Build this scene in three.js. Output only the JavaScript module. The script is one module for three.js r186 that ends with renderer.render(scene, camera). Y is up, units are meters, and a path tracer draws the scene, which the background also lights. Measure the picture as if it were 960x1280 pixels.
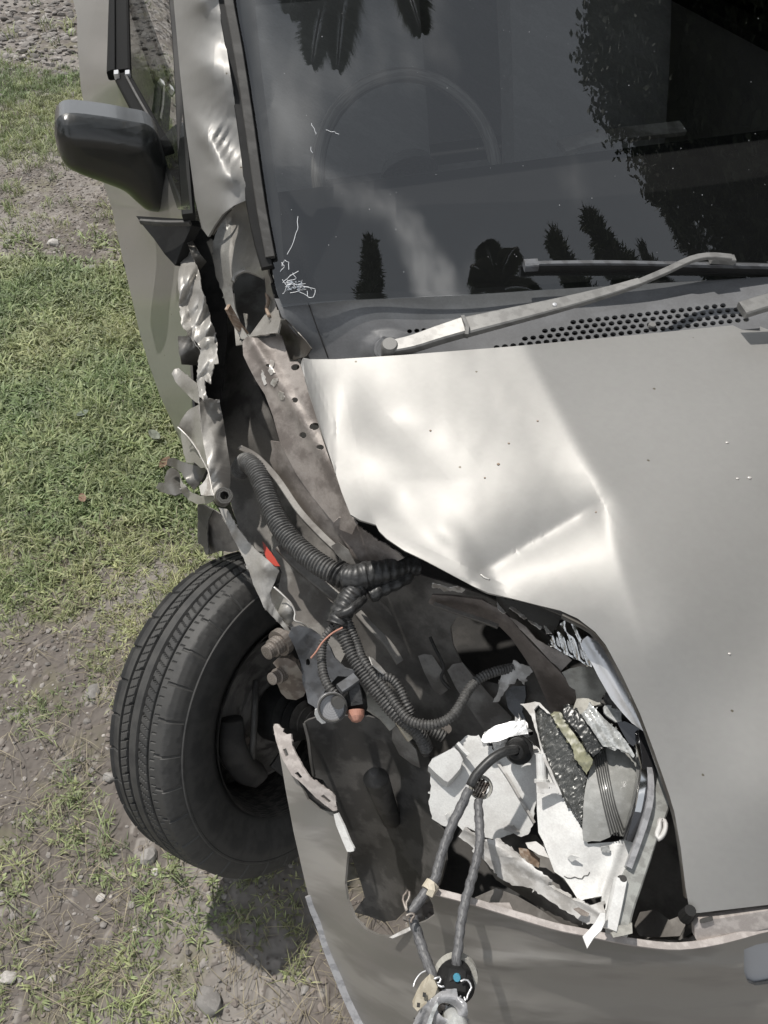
import * as THREE from 'three';
import { ImprovedNoise } from 'three/addons/math/ImprovedNoise.js';
import { mergeGeometries, toCreasedNormals } from 'three/addons/utils/BufferGeometryUtils.js';

// ---------------------------------------------------------------- camera, sky, sun, exposure
const scene = new THREE.Scene();
const PW = 960, PH = 1280, FOV = 64, PITCH = 46, CAMH = 1.6;
const camera = new THREE.PerspectiveCamera(FOV, PW / PH, 0.02, 900);
camera.position.set(0, CAMH, 0);
camera.rotation.set(-PITCH * Math.PI / 180, 0, 0);
const renderer = new THREE.WebGLRenderer({ antialias: true });
renderer.toneMapping = THREE.LinearToneMapping;
renderer.toneMappingExposure = 1.04;
renderer.shadowMap.enabled = true;
const SUN = new THREE.Vector3(-0.33, 0.9, -0.29).normalize();
const sun = new THREE.DirectionalLight(new THREE.Color().setRGB(1, 0.955, 0.89), 3.6);
sun.position.copy(SUN).multiplyScalar(12); sun.castShadow = true; sun.shadow.radius = 1.6;
Object.assign(sun.shadow.camera, { left: -6, right: 6, top: 6, bottom: -6, near: 0.5, far: 40 });
sun.shadow.mapSize.set(4096, 4096);
scene.add(sun, sun.target);

// ---------------------------------------------------------------- random, noise
let seed = 12345;
const rnd = () => { seed = (seed * 1664525 + 1013904223) >>> 0; return seed / 4294967296; };
const rr = (a, b) => a + (b - a) * rnd();
const IN = new ImprovedNoise();
const nz = (x, y, z = 0) => IN.noise(x, y, z);
const fbm = (x, y, z = 0, o = 4) => { let s = 0, a = 0.5; for (let i = 0; i < o; i++) { s += a * nz(x, y, z + i * 7.3); x *= 2.03; y *= 2.03; a *= 0.5; } return s; };
const clamp = (x, a = 0, b = 1) => Math.min(b, Math.max(a, x));
const sst = (a, b, x) => { const t = clamp((x - a) / (b - a)); return t * t * (3 - 2 * t); };
// periodic value noise for textures
function perNoise(per, sd) {
  const t = new Float32Array(per * per); let s = (sd * 9301 + 49297) >>> 0;
  for (let i = 0; i < t.length; i++) { s = (s * 1664525 + 1013904223) >>> 0; t[i] = s / 4294967296; }
  return (u, v) => {
    const x = u * per, y = v * per, xi = Math.floor(x), yi = Math.floor(y); let fx = x - xi, fy = y - yi;
    fx = fx * fx * (3 - 2 * fx); fy = fy * fy * (3 - 2 * fy);
    const g = (a, b) => t[((b % per + per) % per) * per + ((a % per + per) % per)];
    return (g(xi, yi) * (1 - fx) + g(xi + 1, yi) * fx) * (1 - fy) + (g(xi, yi + 1) * (1 - fx) + g(xi + 1, yi + 1) * fx) * fy;
  };
}
function perFbm(base, oct, sd) {
  const ns = []; for (let i = 0; i < oct; i++) ns.push(perNoise(base << i, sd + i * 17));
  return (u, v) => { let s = 0, a = 0.5, n = 0; for (const f of ns) { s += a * f(u, v); n += a; a *= 0.55; } return s / n; };
}
const l2s = c => { c = clamp(c); return c <= 0.0031308 ? c * 12.92 : 1.055 * Math.pow(c, 1 / 2.4) - 0.055; };
function tex(n, size, fn, srgb = true) {     // fn(u,v) -> linear [r,g,b]; size = metres per repeat
  const d = new Uint8Array(n * n * 4);
  for (let j = 0; j < n; j++) for (let i = 0; i < n; i++) {
    const c = fn((i + 0.5) / n, (j + 0.5) / n), k = (j * n + i) * 4;
    for (let q = 0; q < 3; q++) d[k + q] = Math.round(255 * (srgb ? l2s(c[q]) : clamp(c[q])));
    d[k + 3] = 255;
  }
  const t = new THREE.DataTexture(d, n, n, THREE.RGBAFormat, THREE.UnsignedByteType);
  t.wrapS = t.wrapT = THREE.RepeatWrapping; t.magFilter = THREE.LinearFilter; t.minFilter = THREE.LinearMipmapLinearFilter; t.generateMipmaps = true;
  t.colorSpace = srgb ? THREE.SRGBColorSpace : THREE.NoColorSpace; t.repeat.set(1 / size, 1 / size); t.needsUpdate = true; return t;
}
const mix3 = (a, b, t) => [a[0] + (b[0] - a[0]) * t, a[1] + (b[1] - a[1]) * t, a[2] + (b[2] - a[2]) * t];

// ---------------------------------------------------------------- sky
{
  const w = 1024, h = 512, d = new Float32Array(w * h * 4);
  for (let j = 0; j < h; j++) {
    const el = (j + 0.5) / h * Math.PI - Math.PI / 2;
    for (let i = 0; i < w; i++) {
      const az = (i + 0.5) / w * 2 * Math.PI - Math.PI;
      const dx = Math.cos(el) * Math.cos(az), dy = Math.sin(el), dz = Math.cos(el) * Math.sin(az);
      const up = Math.max(dy, 0);
      let c = mix3([1.0, 1.02, 1.04], [0.50, 0.54, 0.60], Math.pow(up, 0.5));
      // clouds on a dome of air
      const k = 1.9 / (0.25 + up), cx = dx * k, cz = dz * k;
      let cl = fbm(cx * 1.0 + 11.6, cz * 1.0 + 5.2, 1.5, 6) + 0.42 * fbm(cx * 3.1 + 1.3, cz * 3.1, 4.2, 4);
      let a = sst(0.19, 0.5, cl);
      const cc = mix3([1.3, 1.32, 1.34], [1.9, 1.88, 1.86], sst(0.15, 0.6, cl));
      c = mix3(c, cc, a * 0.9);
      if (up > 0.5) { // the wispy bank and the white billow that stand in the windscreen
        const X = dx / dy, Z = dz / dy, W = 0.05 * fbm(X * 9, Z * 9, 7.7, 4), L = [[-0.21, 0.12], [-0.205, 0.24], [-0.165, 0.33], [-0.085, 0.376], [0.05, 0.40], [0.10, 0.478], [0.115, 0.62]]; let dm = 9;
        for (let q = 0; q < L.length - 1; q++) { const ax = L[q][0], az2 = L[q][1], bx = L[q + 1][0] - ax, bz = L[q + 1][1] - az2, tt = clamp(((X - ax) * bx + (Z - az2) * bz) / (bx * bx + bz * bz)); dm = Math.min(dm, Math.hypot(X - ax - bx * tt, Z - az2 - bz * tt) - 0.004 - 0.03 * sst(0.40, 0.47, Z)); }
        const wsp = (1 - sst(-0.012, 0.032, dm + W * 0.8)) * (0.45 + 0.9 * clamp(0.5 + 1.3 * fbm(X * 24, Z * 24, 3.3, 4)));
        c = mix3(c, [1.95, 1.96, 1.97], clamp(wsp) * (0.55 + 0.45 * sst(0.36, 0.46, Z)));
      }
      if (dy < 0) c = mix3(c, [0.2, 0.19, 0.17], sst(0, 0.06, -dy));
      const q = (j * w + i) * 4; d[q] = c[0]; d[q + 1] = c[1]; d[q + 2] = c[2]; d[q + 3] = 1;
    }
  }
  const t = new THREE.DataTexture(d, w, h, THREE.RGBAFormat, THREE.FloatType);
  t.mapping = THREE.EquirectangularReflectionMapping; t.magFilter = t.minFilter = THREE.LinearFilter; t.wrapS = THREE.RepeatWrapping; t.needsUpdate = true;
  scene.background = t; scene.environment = t;
}

// ---------------------------------------------------------------- measuring: photo pixel + real height -> point in the place
const V = (x, y, z) => new THREE.Vector3(x, y, z);
const FP = PH / 2 / Math.tan(FOV / 2 * Math.PI / 180), SP = Math.sin(PITCH * Math.PI / 180), CP = Math.cos(PITCH * Math.PI / 180);
function ray(px, py) { const u = (px - PW / 2) / FP, v = -(py - PH / 2) / FP; return V(u, -SP + v * CP, -CP - v * SP); }
function P(px, py, h) { const d = ray(px, py), t = (h - CAMH) / d.y; return V(d.x * t, h, d.z * t); }
function PG(px, py, g) {             // meet the surface y = g(x, z)
  const d = ray(px, py); let a = 0.2, b = 6;
  for (let i = 0; i < 400; i++) { const t = 0.2 + i * 0.015; if (CAMH + d.y * t < g(d.x * t, d.z * t)) { b = t; break; } a = t; }
  for (let i = 0; i < 30; i++) { const t = (a + b) / 2; if (CAMH + d.y * t < g(d.x * t, d.z * t)) b = t; else a = t; }
  return V(d.x * a, CAMH + d.y * a, d.z * a);
}
function PP(px, py, pt, n) { const d = ray(px, py), o = V(0, CAMH, 0); const t = pt.clone().sub(o).dot(n) / d.dot(n); return o.addScaledVector(d, t); }
const crop = (ox, oy, s) => l => l.map(p => [ox + p[0] / s, oy + p[1] / s, ...p.slice(2)]);
const cA = crop(200, 240, 4.8), cB = crop(180, 420, 4.364), cC = crop(180, 560, 4), cD = crop(320, 760, 4.8), cE = crop(390, 620, 4), cF = crop(540, 730, 4),
  cG = crop(530, 870, 6), cH = crop(650, 860, 4.8), cI = crop(560, 1010, 3), cJ = crop(430, 1090, 4.8), cK = crop(320, 880, 4), cL = crop(640, 1080, 3);
// car frame: LAT across the car, FWD towards its nose
const LAT = V(0.96, 0, -0.28), FWD = V(0.28, 0, 0.96);
const C = (u, h, f) => V(u * LAT.x + f * FWD.x, h, u * LAT.z + f * FWD.z);

function tps(ctrl, lam = 1e-5) {
  const n = ctrl.length; if (n === 1) return () => ctrl[0][2];
  const S = 1 / 300, X = ctrl.map(c => [c[0] * S, c[1] * S]);
  const phi = r2 => r2 < 1e-12 ? 0 : 0.5 * r2 * Math.log(r2);
  const lin = n >= 3 ? 3 : 1, N = n + lin, A = [];
  for (let i = 0; i < N; i++) A.push(new Float64Array(N + 1));
  for (let i = 0; i < n; i++) {
    for (let j = 0; j < n; j++) A[i][j] = n >= 3 ? phi((X[i][0] - X[j][0]) ** 2 + (X[i][1] - X[j][1]) ** 2) + (i === j ? lam : 0) : Math.hypot(X[i][0] - X[j][0], X[i][1] - X[j][1]);
    const q = [1, X[i][0], X[i][1]];
    for (let k = 0; k < lin; k++) { A[i][n + k] = q[k]; A[n + k][i] = q[k]; }
    A[i][N] = ctrl[i][2];
  }
  for (let c = 0; c < N; c++) {
    let p = c; for (let r = c + 1; r < N; r++) if (Math.abs(A[r][c]) > Math.abs(A[p][c])) p = r;
    [A[c], A[p]] = [A[p], A[c]]; if (Math.abs(A[c][c]) < 1e-14) continue;
    for (let r = 0; r < N; r++) if (r !== c) { const f = A[r][c] / A[c][c]; if (f) for (let k = c; k <= N; k++) A[r][k] -= f * A[c][k]; }
  }
  const w = A.map((r, i) => Math.abs(r[i]) < 1e-14 ? 0 : r[N] / r[i]);
  return (x, y) => { x *= S; y *= S; let s = w[n] + (lin === 3 ? w[n + 1] * x + w[n + 2] * y : 0); for (let i = 0; i < n; i++) { const r2 = (x - X[i][0]) ** 2 + (y - X[i][1]) ** 2; s += w[i] * (n >= 3 ? phi(r2) : Math.sqrt(r2)); } return s; };
}
function smoothLoop(pts, k) {
  const n = pts.length, o = [];
  for (let i = 0; i < n; i++) {
    const a = pts[(i + n - 1) % n], b = pts[i], c = pts[(i + 1) % n], d = pts[(i + 2) % n];
    for (let j = 0; j < k; j++) {
      const t = j / k, t2 = t * t, t3 = t2 * t; const f = q => 0.5 * (2 * b[q] + (c[q] - a[q]) * t + (2 * a[q] - 5 * b[q] + 4 * c[q] - d[q]) * t2 + (3 * b[q] - a[q] - 3 * c[q] + d[q]) * t3);
      o.push([f(0), f(1)]);
    }
  }
  return o;
}
function jagLoop(pts, amp, step) {
  const o = [], n = pts.length;
  for (let i = 0; i < n; i++) {
    const a = pts[i], b = pts[(i + 1) % n], L = Math.hypot(b[0] - a[0], b[1] - a[1]), m = Math.max(1, Math.round(L / step));
    for (let j = 0; j < m; j++) { const t = j / m, q = j ? amp : amp * 0.3; o.push([a[0] + (b[0] - a[0]) * t + rr(-q, q), a[1] + (b[1] - a[1]) * t + rr(-q, q)]); }
  }
  return o;
}
// a sheet of real material: an outline, heights (or a surface), dents, thickness
function sheet(o) {
  let out = o.out.map(p => [p[0], p[1]]);
  if (o.sm) out = smoothLoop(out, o.sm);
  if (o.jag) out = jagLoop(out, o.jag, o.jagStep || 5);
  const holes = (o.holes || []).map(h => h.map(p => [p[0], p[1]]));
  const cell = o.cell || 6;
  const hf = o.map ? null : tps(o.ctrl || o.out.filter(p => p.length > 2), o.lam);
  const bump = o.bump || (() => 0);
  const map = o.map || ((x, y) => P(x, y, hf(x, y) + bump(x, y)));
  const c2 = out.map(p => new THREE.Vector2(p[0], p[1])), h2 = holes.map(h => h.map(p => new THREE.Vector2(p[0], p[1])));
  const all = [...c2, ...h2.flat()];
  const tris = THREE.ShapeUtils.triangulateShape(c2, h2);
  const key = new Map(), vx = [], idx = [];
  const vid = (x, y) => { const k = Math.round(x * 50) + ',' + Math.round(y * 50); let i = key.get(k); if (i === undefined) { i = vx.length; vx.push([x, y]); key.set(k, i); } return i; };
  const clip = (poly, ax, val, keepGreater) => {
    const r = [];
    for (let i = 0; i < poly.length; i++) {
      const a = poly[i], b = poly[(i + 1) % poly.length], ia = keepGreater ? a[ax] >= val : a[ax] <= val, ib = keepGreater ? b[ax] >= val : b[ax] <= val;
      if (ia) r.push(a);
      if (ia !== ib) { const t = (val - a[ax]) / (b[ax] - a[ax]); const p = [a[0] + (b[0] - a[0]) * t, a[1] + (b[1] - a[1]) * t]; p[ax] = val; r.push(p); }
    }
    return r;
  };
  for (const t of tris) {
    const T = t.map(i => [all[i].x, all[i].y]);
    const x0 = Math.floor(Math.min(...T.map(p => p[0])) / cell), x1 = Math.ceil(Math.max(...T.map(p => p[0])) / cell);
    for (let i = x0; i < x1; i++) {
      let col = clip(clip(T, 0, i * cell, true), 0, (i + 1) * cell, false); if (col.length < 3) continue;
      const y0 = Math.floor(Math.min(...col.map(p => p[1])) / cell), y1 = Math.ceil(Math.max(...col.map(p => p[1])) / cell);
      for (let j = y0; j < y1; j++) {
        const q = clip(clip(col, 1, j * cell, true), 1, (j + 1) * cell, false); if (q.length < 3) continue;
        const id = q.map(p => vid(p[0], p[1]));
        for (let k = 1; k < id.length - 1; k++) {
          let a = id[0], b = id[k], c = id[k + 1]; if (a === b || b === c || a === c) continue;
          const cr = (vx[b][0] - vx[a][0]) * (vx[c][1] - vx[a][1]) - (vx[b][1] - vx[a][1]) * (vx[c][0] - vx[a][0]);
          if (Math.abs(cr) < 1e-6) continue;
          if (cr > 0) [b, c] = [c, b];
          idx.push(a, b, c);
        }
      }
    }
  }
  const pos = vx.map(p => map(p[0], p[1]));
  const arr = new Float32Array(pos.length * 3); pos.forEach((p, i) => p.toArray(arr, i * 3));
  const g0 = new THREE.BufferGeometry(); g0.setAttribute('position', new THREE.BufferAttribute(arr, 3)); g0.setIndex(idx); g0.computeVertexNormals();
  const nn = g0.attributes.normal.array, th = o.thick ?? 0.0015;
  const off = o.thickVec;
  const uvf = p => [p.x + 0.37 * p.y, p.z * 0.97 - 0.8 * p.y];
  const PO = [], NO = [], UV = [], IX = [];
  const push = (p, n) => { PO.push(p.x, p.y, p.z); NO.push(n.x, n.y, n.z); const u = uvf(p); UV.push(u[0], u[1]); return PO.length / 3 - 1; };
  const N = pos.map((p, i) => V(nn[i * 3], nn[i * 3 + 1], nn[i * 3 + 2]));
  pos.forEach((p, i) => push(p, N[i])); for (const q of idx) IX.push(q);
  if (th > 0) {
    const bk = pos.map((p, i) => off ? p.clone().add(off) : p.clone().addScaledVector(N[i], -th));
    const b0 = PO.length / 3; bk.forEach((p, i) => push(p, N[i].clone().negate()));
    for (let i = 0; i < idx.length; i += 3) IX.push(b0 + idx[i], b0 + idx[i + 2], b0 + idx[i + 1]);
    const ed = new Map();
    for (let i = 0; i < idx.length; i += 3) for (let k = 0; k < 3; k++) { const a = idx[i + k], b = idx[i + (k + 1) % 3]; const kk = b + '_' + a; if (ed.has(kk)) ed.delete(kk); else ed.set(a + '_' + b, [a, b]); }
    for (const [a, b] of ed.values()) {
      const e = pos[b].clone().sub(pos[a]), dn = bk[a].clone().sub(pos[a]); const n = dn.cross(e).normalize(); if (n.lengthSq() < 0.5) continue;
      const i0 = push(pos[a], n), i1 = push(pos[b], n), i2 = push(bk[b], n), i3 = push(bk[a], n); IX.push(i0, i3, i2, i0, i2, i1);
    }
  }
  const g = new THREE.BufferGeometry();
  g.setAttribute('position', new THREE.Float32BufferAttribute(PO, 3)); g.setAttribute('normal', new THREE.Float32BufferAttribute(NO, 3)); g.setAttribute('uv', new THREE.Float32BufferAttribute(UV, 2)); g.setIndex(IX);
  return g;
}
const toV = l => l.map(p => p.isVector3 ? p : P(p[0], p[1], p[2]));
// a round tube along real points; r may vary along (s in metres) and around
function tube(pts, r, o = {}) {
  const cv = new THREE.CatmullRomCurve3(toV(pts), false, 'centripetal'), L = cv.getLength(), n = o.n || Math.max(8, Math.round(L / (o.step || 0.004))), m = o.m || 10;
  const fr = cv.computeFrenetFrames(n), PO = [], UV = [], IX = [];
  for (let i = 0; i <= n; i++) {
    const t = i / n, p = cv.getPointAt(t);
    for (let j = 0; j <= m; j++) {
      const a = j / m * 2 * Math.PI, R = typeof r === 'function' ? r(t * L, j === m ? 0 : a, t) : r;
      const q = p.clone().addScaledVector(fr.normals[i], Math.cos(a) * R).addScaledVector(fr.binormals[i], Math.sin(a) * R * (o.flat || 1));
      PO.push(q.x, q.y, q.z); UV.push(a * 0.02, t * L);
    }
  }
  for (let i = 0; i < n; i++) for (let j = 0; j < m; j++) { const a = i * (m + 1) + j, b = a + m + 1; IX.push(a, a + 1, b, b, a + 1, b + 1); }
  for (const [i, fl] of [[0, 1], [n, 0]]) { const p = cv.getPointAt(i / n), c = PO.length / 3; PO.push(p.x, p.y, p.z); UV.push(0, 0); for (let j = 0; j < m; j++) { const a = i * (m + 1) + j; fl ? IX.push(c, a + 1, a) : IX.push(c, a, a + 1); } }
  const g = new THREE.BufferGeometry(); g.setAttribute('position', new THREE.Float32BufferAttribute(PO, 3)); g.setAttribute('uv', new THREE.Float32BufferAttribute(UV, 2)); g.setIndex(IX); g.computeVertexNormals();
  return g;
}
const corr = (r, pitch = 0.0046, amp = 0.13) => s => { const q = Math.sin(s / pitch * 2 * Math.PI); return r * (1 + amp * Math.tanh(2 * q)); };
const taped = (r, k = 1) => (s, a) => r * (1 + 0.16 * k * nz(s * 60, Math.cos(a) * 1.2, Math.sin(a) * 1.2) + 0.05 * k * Math.sign(Math.sin(s * 420 + a)));
// a flat bar along real points with a chamfered section
function bar(pts, w, t, o = {}) {
  const cv = new THREE.CatmullRomCurve3(toV(pts), false, 'centripetal'), L = cv.getLength(), n = o.n || Math.max(2, Math.round(L / 0.012)), up = o.up || V(0, 1, 0.25).normalize();
  const c = 0.28, sec = [[-1, -1 + c], [-1 + c * 0.6, -1], [1 - c * 0.6, -1], [1, -1 + c], [1, 1 - c], [1 - c * 0.6, 1], [-1 + c * 0.6, 1], [-1, 1 - c]], PO = [], UV = [], IX = [], m = 8;
  for (let i = 0; i <= n; i++) {
    const s = i / n, p = cv.getPointAt(s), T = cv.getTangentAt(s), S = T.clone().cross(up).normalize(), U = S.clone().cross(T).normalize();
    const ww = (typeof w === 'function' ? w(s) : w) / 2, tt = (typeof t === 'function' ? t(s) : t) / 2;
    for (const q of sec) { const v = p.clone().addScaledVector(S, q[0] * ww).addScaledVector(U, q[1] * tt); PO.push(v.x, v.y, v.z); UV.push(v.x + v.y, v.z - v.y); }
  }
  for (let i = 0; i < n; i++) for (let j = 0; j < m; j++) { const a = i * m + j, b = i * m + (j + 1) % m; IX.push(a, a + m, b, b, a + m, b + m); }
  for (let j = 1; j < m - 1; j++) { IX.push(0, j, j + 1); IX.push(n * m, n * m + j + 1, n * m + j); }
  let g = new THREE.BufferGeometry(); g.setAttribute('position', new THREE.Float32BufferAttribute(PO, 3)); g.setAttribute('uv', new THREE.Float32BufferAttribute(UV, 2)); g.setIndex(IX);
  g = toCreasedNormals(g, 0.5); return g;
}
// a turned piece: profile [r, y] round an axis at a point
function turned(prof, pt, axis, n = 28, ang = 0.6) {
  let g = new THREE.LatheGeometry(prof.map(p => new THREE.Vector2(Math.max(p[0], 1e-5), p[1])), n);
  g = toCreasedNormals(g, ang);
  g.applyQuaternion(new THREE.Quaternion().setFromUnitVectors(V(0, 1, 0), axis.clone().normalize())); g.translate(pt.x, pt.y, pt.z); return g;
}
const ellipse = (x, y, rx, ry, n = 10, a0 = 0) => { const l = []; for (let i = 0; i < n; i++) { const a = i / n * 2 * Math.PI, c = Math.cos(a) * rx, s = Math.sin(a) * ry; l.push([x + c * Math.cos(a0) - s * Math.sin(a0), y + c * Math.sin(a0) + s * Math.cos(a0)]); } return l; };
// crumpled metal: folds of several sizes (pixels of the photo are about a millimetre here)
const crumple = (amp, size, sd) => (x, y) => { const a = x / size * 0.85 + 0.25 * y / size, b = y / size * 0.5; return 0.42 * amp * ((Math.abs(nz(a, b, sd)) - 0.22) * 1.8 + 0.55 * (Math.abs(nz(a * 2.1 + 5, b * 2.1, sd + 3)) - 0.22) + 0.08 * nz(a * 5, b * 5, sd + 9)); };

// ---------------------------------------------------------------- materials
const M = {};
const lin = (r, g, b) => new THREE.Color().setRGB(r, g, b);
function blotch(a, b, size, sd, o = {}) {
  const f = perFbm(o.base || 4, 6, sd), f2 = perFbm(64, 2, sd + 5), k = o.k || 0.12;
  return tex(o.n || 512, size, (u, v) => { const t = sst(0.5 - k, 0.5 + k, f(u, v)); const c = mix3(a, b, t), s = 0.9 + 0.2 * f2(u, v); return [c[0] * s, c[1] * s, c[2] * s]; });
}
{
  const phys = (map, r, m = 0, o = {}) => new THREE.MeshPhysicalMaterial({ map, roughness: r, metalness: m, side: THREE.DoubleSide, ...o });
  const fl = perFbm(128, 2, 5), fd = perFbm(6, 5, 6);
  const specks = []; { let s = 77; const q = () => { s = (s * 1664525 + 1013904223) >>> 0; return s / 4294967296; }; for (let i = 0; i < 26; i++) specks.push([q(), q(), 0.0008 + 0.0018 * q()]); }
  const paintMap = tex(1024, 0.8, (u, v) => {
    const t = 0.97 + 0.06 * fl(u, v), d = sst(0.5, 0.72, fd(u, v)) * 0.10; let c = mix3([0.31 * t, 0.304 * t, 0.292 * t], [0.268, 0.258, 0.242], d);
    for (const s of specks) if ((u - s[0]) ** 2 + (v - s[1]) ** 2 < s[2] * s[2]) c = [0.1, 0.085, 0.06];
    return c;
  });
  M.paint = phys(paintMap, 0.54, 0.36, { clearcoat: 0.22, clearcoatRoughness: 0.36 });
  M.door = phys(paintMap, 0.4, 0.6, { clearcoat: 0.8, clearcoatRoughness: 0.12 });
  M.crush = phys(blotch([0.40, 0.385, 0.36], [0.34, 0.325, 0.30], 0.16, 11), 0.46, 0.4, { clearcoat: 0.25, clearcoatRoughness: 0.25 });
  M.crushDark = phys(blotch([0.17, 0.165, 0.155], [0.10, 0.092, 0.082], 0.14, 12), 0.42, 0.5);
  M.torn = phys(blotch([0.72, 0.70, 0.67], [0.42, 0.39, 0.36], 0.05, 13), 0.4, 0.3);
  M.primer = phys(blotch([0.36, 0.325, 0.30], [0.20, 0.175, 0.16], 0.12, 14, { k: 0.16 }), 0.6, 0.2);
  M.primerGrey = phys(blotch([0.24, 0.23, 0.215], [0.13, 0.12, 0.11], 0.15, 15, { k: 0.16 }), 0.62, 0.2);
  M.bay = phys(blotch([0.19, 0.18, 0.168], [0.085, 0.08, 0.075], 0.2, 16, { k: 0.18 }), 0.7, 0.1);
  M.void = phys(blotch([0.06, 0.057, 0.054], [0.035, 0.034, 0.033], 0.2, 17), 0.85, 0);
  M.steel = phys(blotch([0.33, 0.30, 0.27], [0.2, 0.17, 0.15], 0.05, 18), 0.5, 0.55);
  M.liner = phys(blotch([0.10, 0.096, 0.092], [0.055, 0.053, 0.051], 0.12, 19, { k: 0.1 }), 0.56, 0);
  M.blackGloss = phys(blotch([0.013, 0.0145, 0.014], [0.010, 0.0115, 0.011], 0.1, 20), 0.34, 0, { clearcoat: 0.7, clearcoatRoughness: 0.16 });
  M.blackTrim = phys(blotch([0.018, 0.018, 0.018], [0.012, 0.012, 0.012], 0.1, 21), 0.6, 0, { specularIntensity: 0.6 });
  M.beltBlack = phys(null, 0.75, 0, { specularIntensity: 0.25 }); M.beltBlack.color = lin(0.009, 0.009, 0.009);
  M.rubber = phys(blotch([0.09, 0.088, 0.084], [0.06, 0.058, 0.055], 0.1, 22), 0.65, 0);
  M.tyre = phys(blotch([0.06, 0.059, 0.057], [0.038, 0.038, 0.038], 0.09, 23, { k: 0.22 }), 0.62, 0);
  M.tyreDirt = phys(blotch([0.085, 0.08, 0.073], [0.03, 0.029, 0.028], 0.06, 24), 0.8, 0);
  M.cowl = phys(blotch([0.155, 0.158, 0.165], [0.13, 0.132, 0.137], 0.15, 25, { k: 0.2 }), 0.55, 0);
  M.arm = phys(blotch([0.23, 0.226, 0.217], [0.18, 0.176, 0.169], 0.05, 26), 0.42, 0.2);
  M.hose = phys(blotch([0.135, 0.135, 0.132], [0.095, 0.093, 0.09], 0.03, 27), 0.5, 0);
  M.conduit = phys(blotch([0.095, 0.093, 0.09], [0.06, 0.058, 0.056], 0.02, 28), 0.5, 0);
  M.tape = phys(blotch([0.045, 0.045, 0.045], [0.024, 0.024, 0.024], 0.015, 29), 0.42, 0);
  M.wire = phys(blotch([0.13, 0.13, 0.135], [0.07, 0.07, 0.072], 0.02, 30), 0.5, 0);
  M.white = phys(blotch([0.70, 0.70, 0.685], [0.62, 0.615, 0.6], 0.1, 31), 0.42, 0);
  M.whiteDirty = phys(blotch([0.60, 0.59, 0.575], [0.40, 0.385, 0.365], 0.05, 32, { k: 0.2 }), 0.5, 0);
  M.foil = phys(blotch([0.9, 0.9, 0.9], [0.74, 0.74, 0.74], 0.02, 33), 0.4, 0.25);
  M.chrome = phys(null, 0.1, 1); M.chrome.color = lin(0.72, 0.715, 0.70);
  M.chromeDark = phys(null, 0.12, 0.6, { clearcoat: 1, clearcoatRoughness: 0.05 }); M.chromeDark.color = lin(0.05, 0.05, 0.054);
  M.silver = phys(null, 0.34, 0.65); M.silver.color = lin(0.68, 0.68, 0.69);
  M.lens = phys(blotch([0.36, 0.36, 0.345], [0.27, 0.27, 0.255], 0.05, 34, { k: 0.2 }), 0.28, 0, { clearcoat: 0.7, clearcoatRoughness: 0.15 });
  M.lensDark = phys(null, 0.3, 0); M.lensDark.color = lin(0.075, 0.075, 0.072);
  M.gasket = phys(blotch([0.34, 0.345, 0.325], [0.25, 0.25, 0.235], 0.03, 35), 0.35, 0, { clearcoat: 0.4, clearcoatRoughness: 0.2 });
  const gl = perNoise(220, 41), gl2 = perFbm(8, 4, 42);
  M.shatter = phys(tex(512, 0.09, (u, v) => { const s = gl(u, v), k = sst(0.74, 0.97, s + 0.22 * (gl2(u, v) - 0.5)); return mix3([0.055, 0.056, 0.053], [0.5, 0.5, 0.49], k * 0.8); }), 0.3, 0.2);  // white sparkle glints are painted into the colour
  M.shatterDark = phys(tex(512, 0.09, (u, v) => { const s = gl(v, u), k = sst(0.86, 0.99, s + 0.1 * (gl2(u, v) - 0.5)); return mix3([0.03, 0.031, 0.03], [0.45, 0.45, 0.44], k * 0.8); }), 0.3, 0.2);  // the same painted glints, sparser
  M.yellow = phys(blotch([0.24, 0.235, 0.15], [0.16, 0.16, 0.105], 0.03, 43), 0.4, 0);
  M.clear = phys(blotch([0.62, 0.63, 0.62], [0.4, 0.41, 0.4], 0.02, 44), 0.15, 0.2, { clearcoat: 1, clearcoatRoughness: 0.05 });
  M.cream = phys(blotch([0.42, 0.41, 0.37], [0.32, 0.31, 0.28], 0.05, 45), 0.5, 0);
  M.beige = phys(blotch([0.55, 0.5, 0.4], [0.46, 0.41, 0.32], 0.02, 46), 0.5, 0);
  M.orange = phys(blotch([0.55, 0.29, 0.22], [0.45, 0.22, 0.16], 0.02, 47), 0.35, 0);
  M.red = phys(null, 0.3, 0); M.red.color = lin(0.42, 0.055, 0.035);
  M.blue = phys(null, 0.4, 0); M.blue.color = lin(0.08, 0.3, 0.42);
  M.bracket = phys(blotch([0.47, 0.43, 0.405], [0.36, 0.325, 0.305], 0.04, 48), 0.55, 0);
  M.bluegrey = phys(blotch([0.14, 0.145, 0.155], [0.095, 0.096, 0.1], 0.06, 49), 0.5, 0.2);
  M.plasticGrey = phys(blotch([0.33, 0.33, 0.34], [0.23, 0.23, 0.238], 0.03, 50), 0.3, 0, { clearcoat: 0.5, clearcoatRoughness: 0.15 });
  M.rust = phys(blotch([0.28, 0.2, 0.145], [0.42, 0.35, 0.29], 0.02, 51), 0.8, 0.1);
  const bs = perFbm(3, 5, 52), bs2 = perFbm(40, 3, 53), bs3 = perFbm(5, 4, 57);
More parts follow.
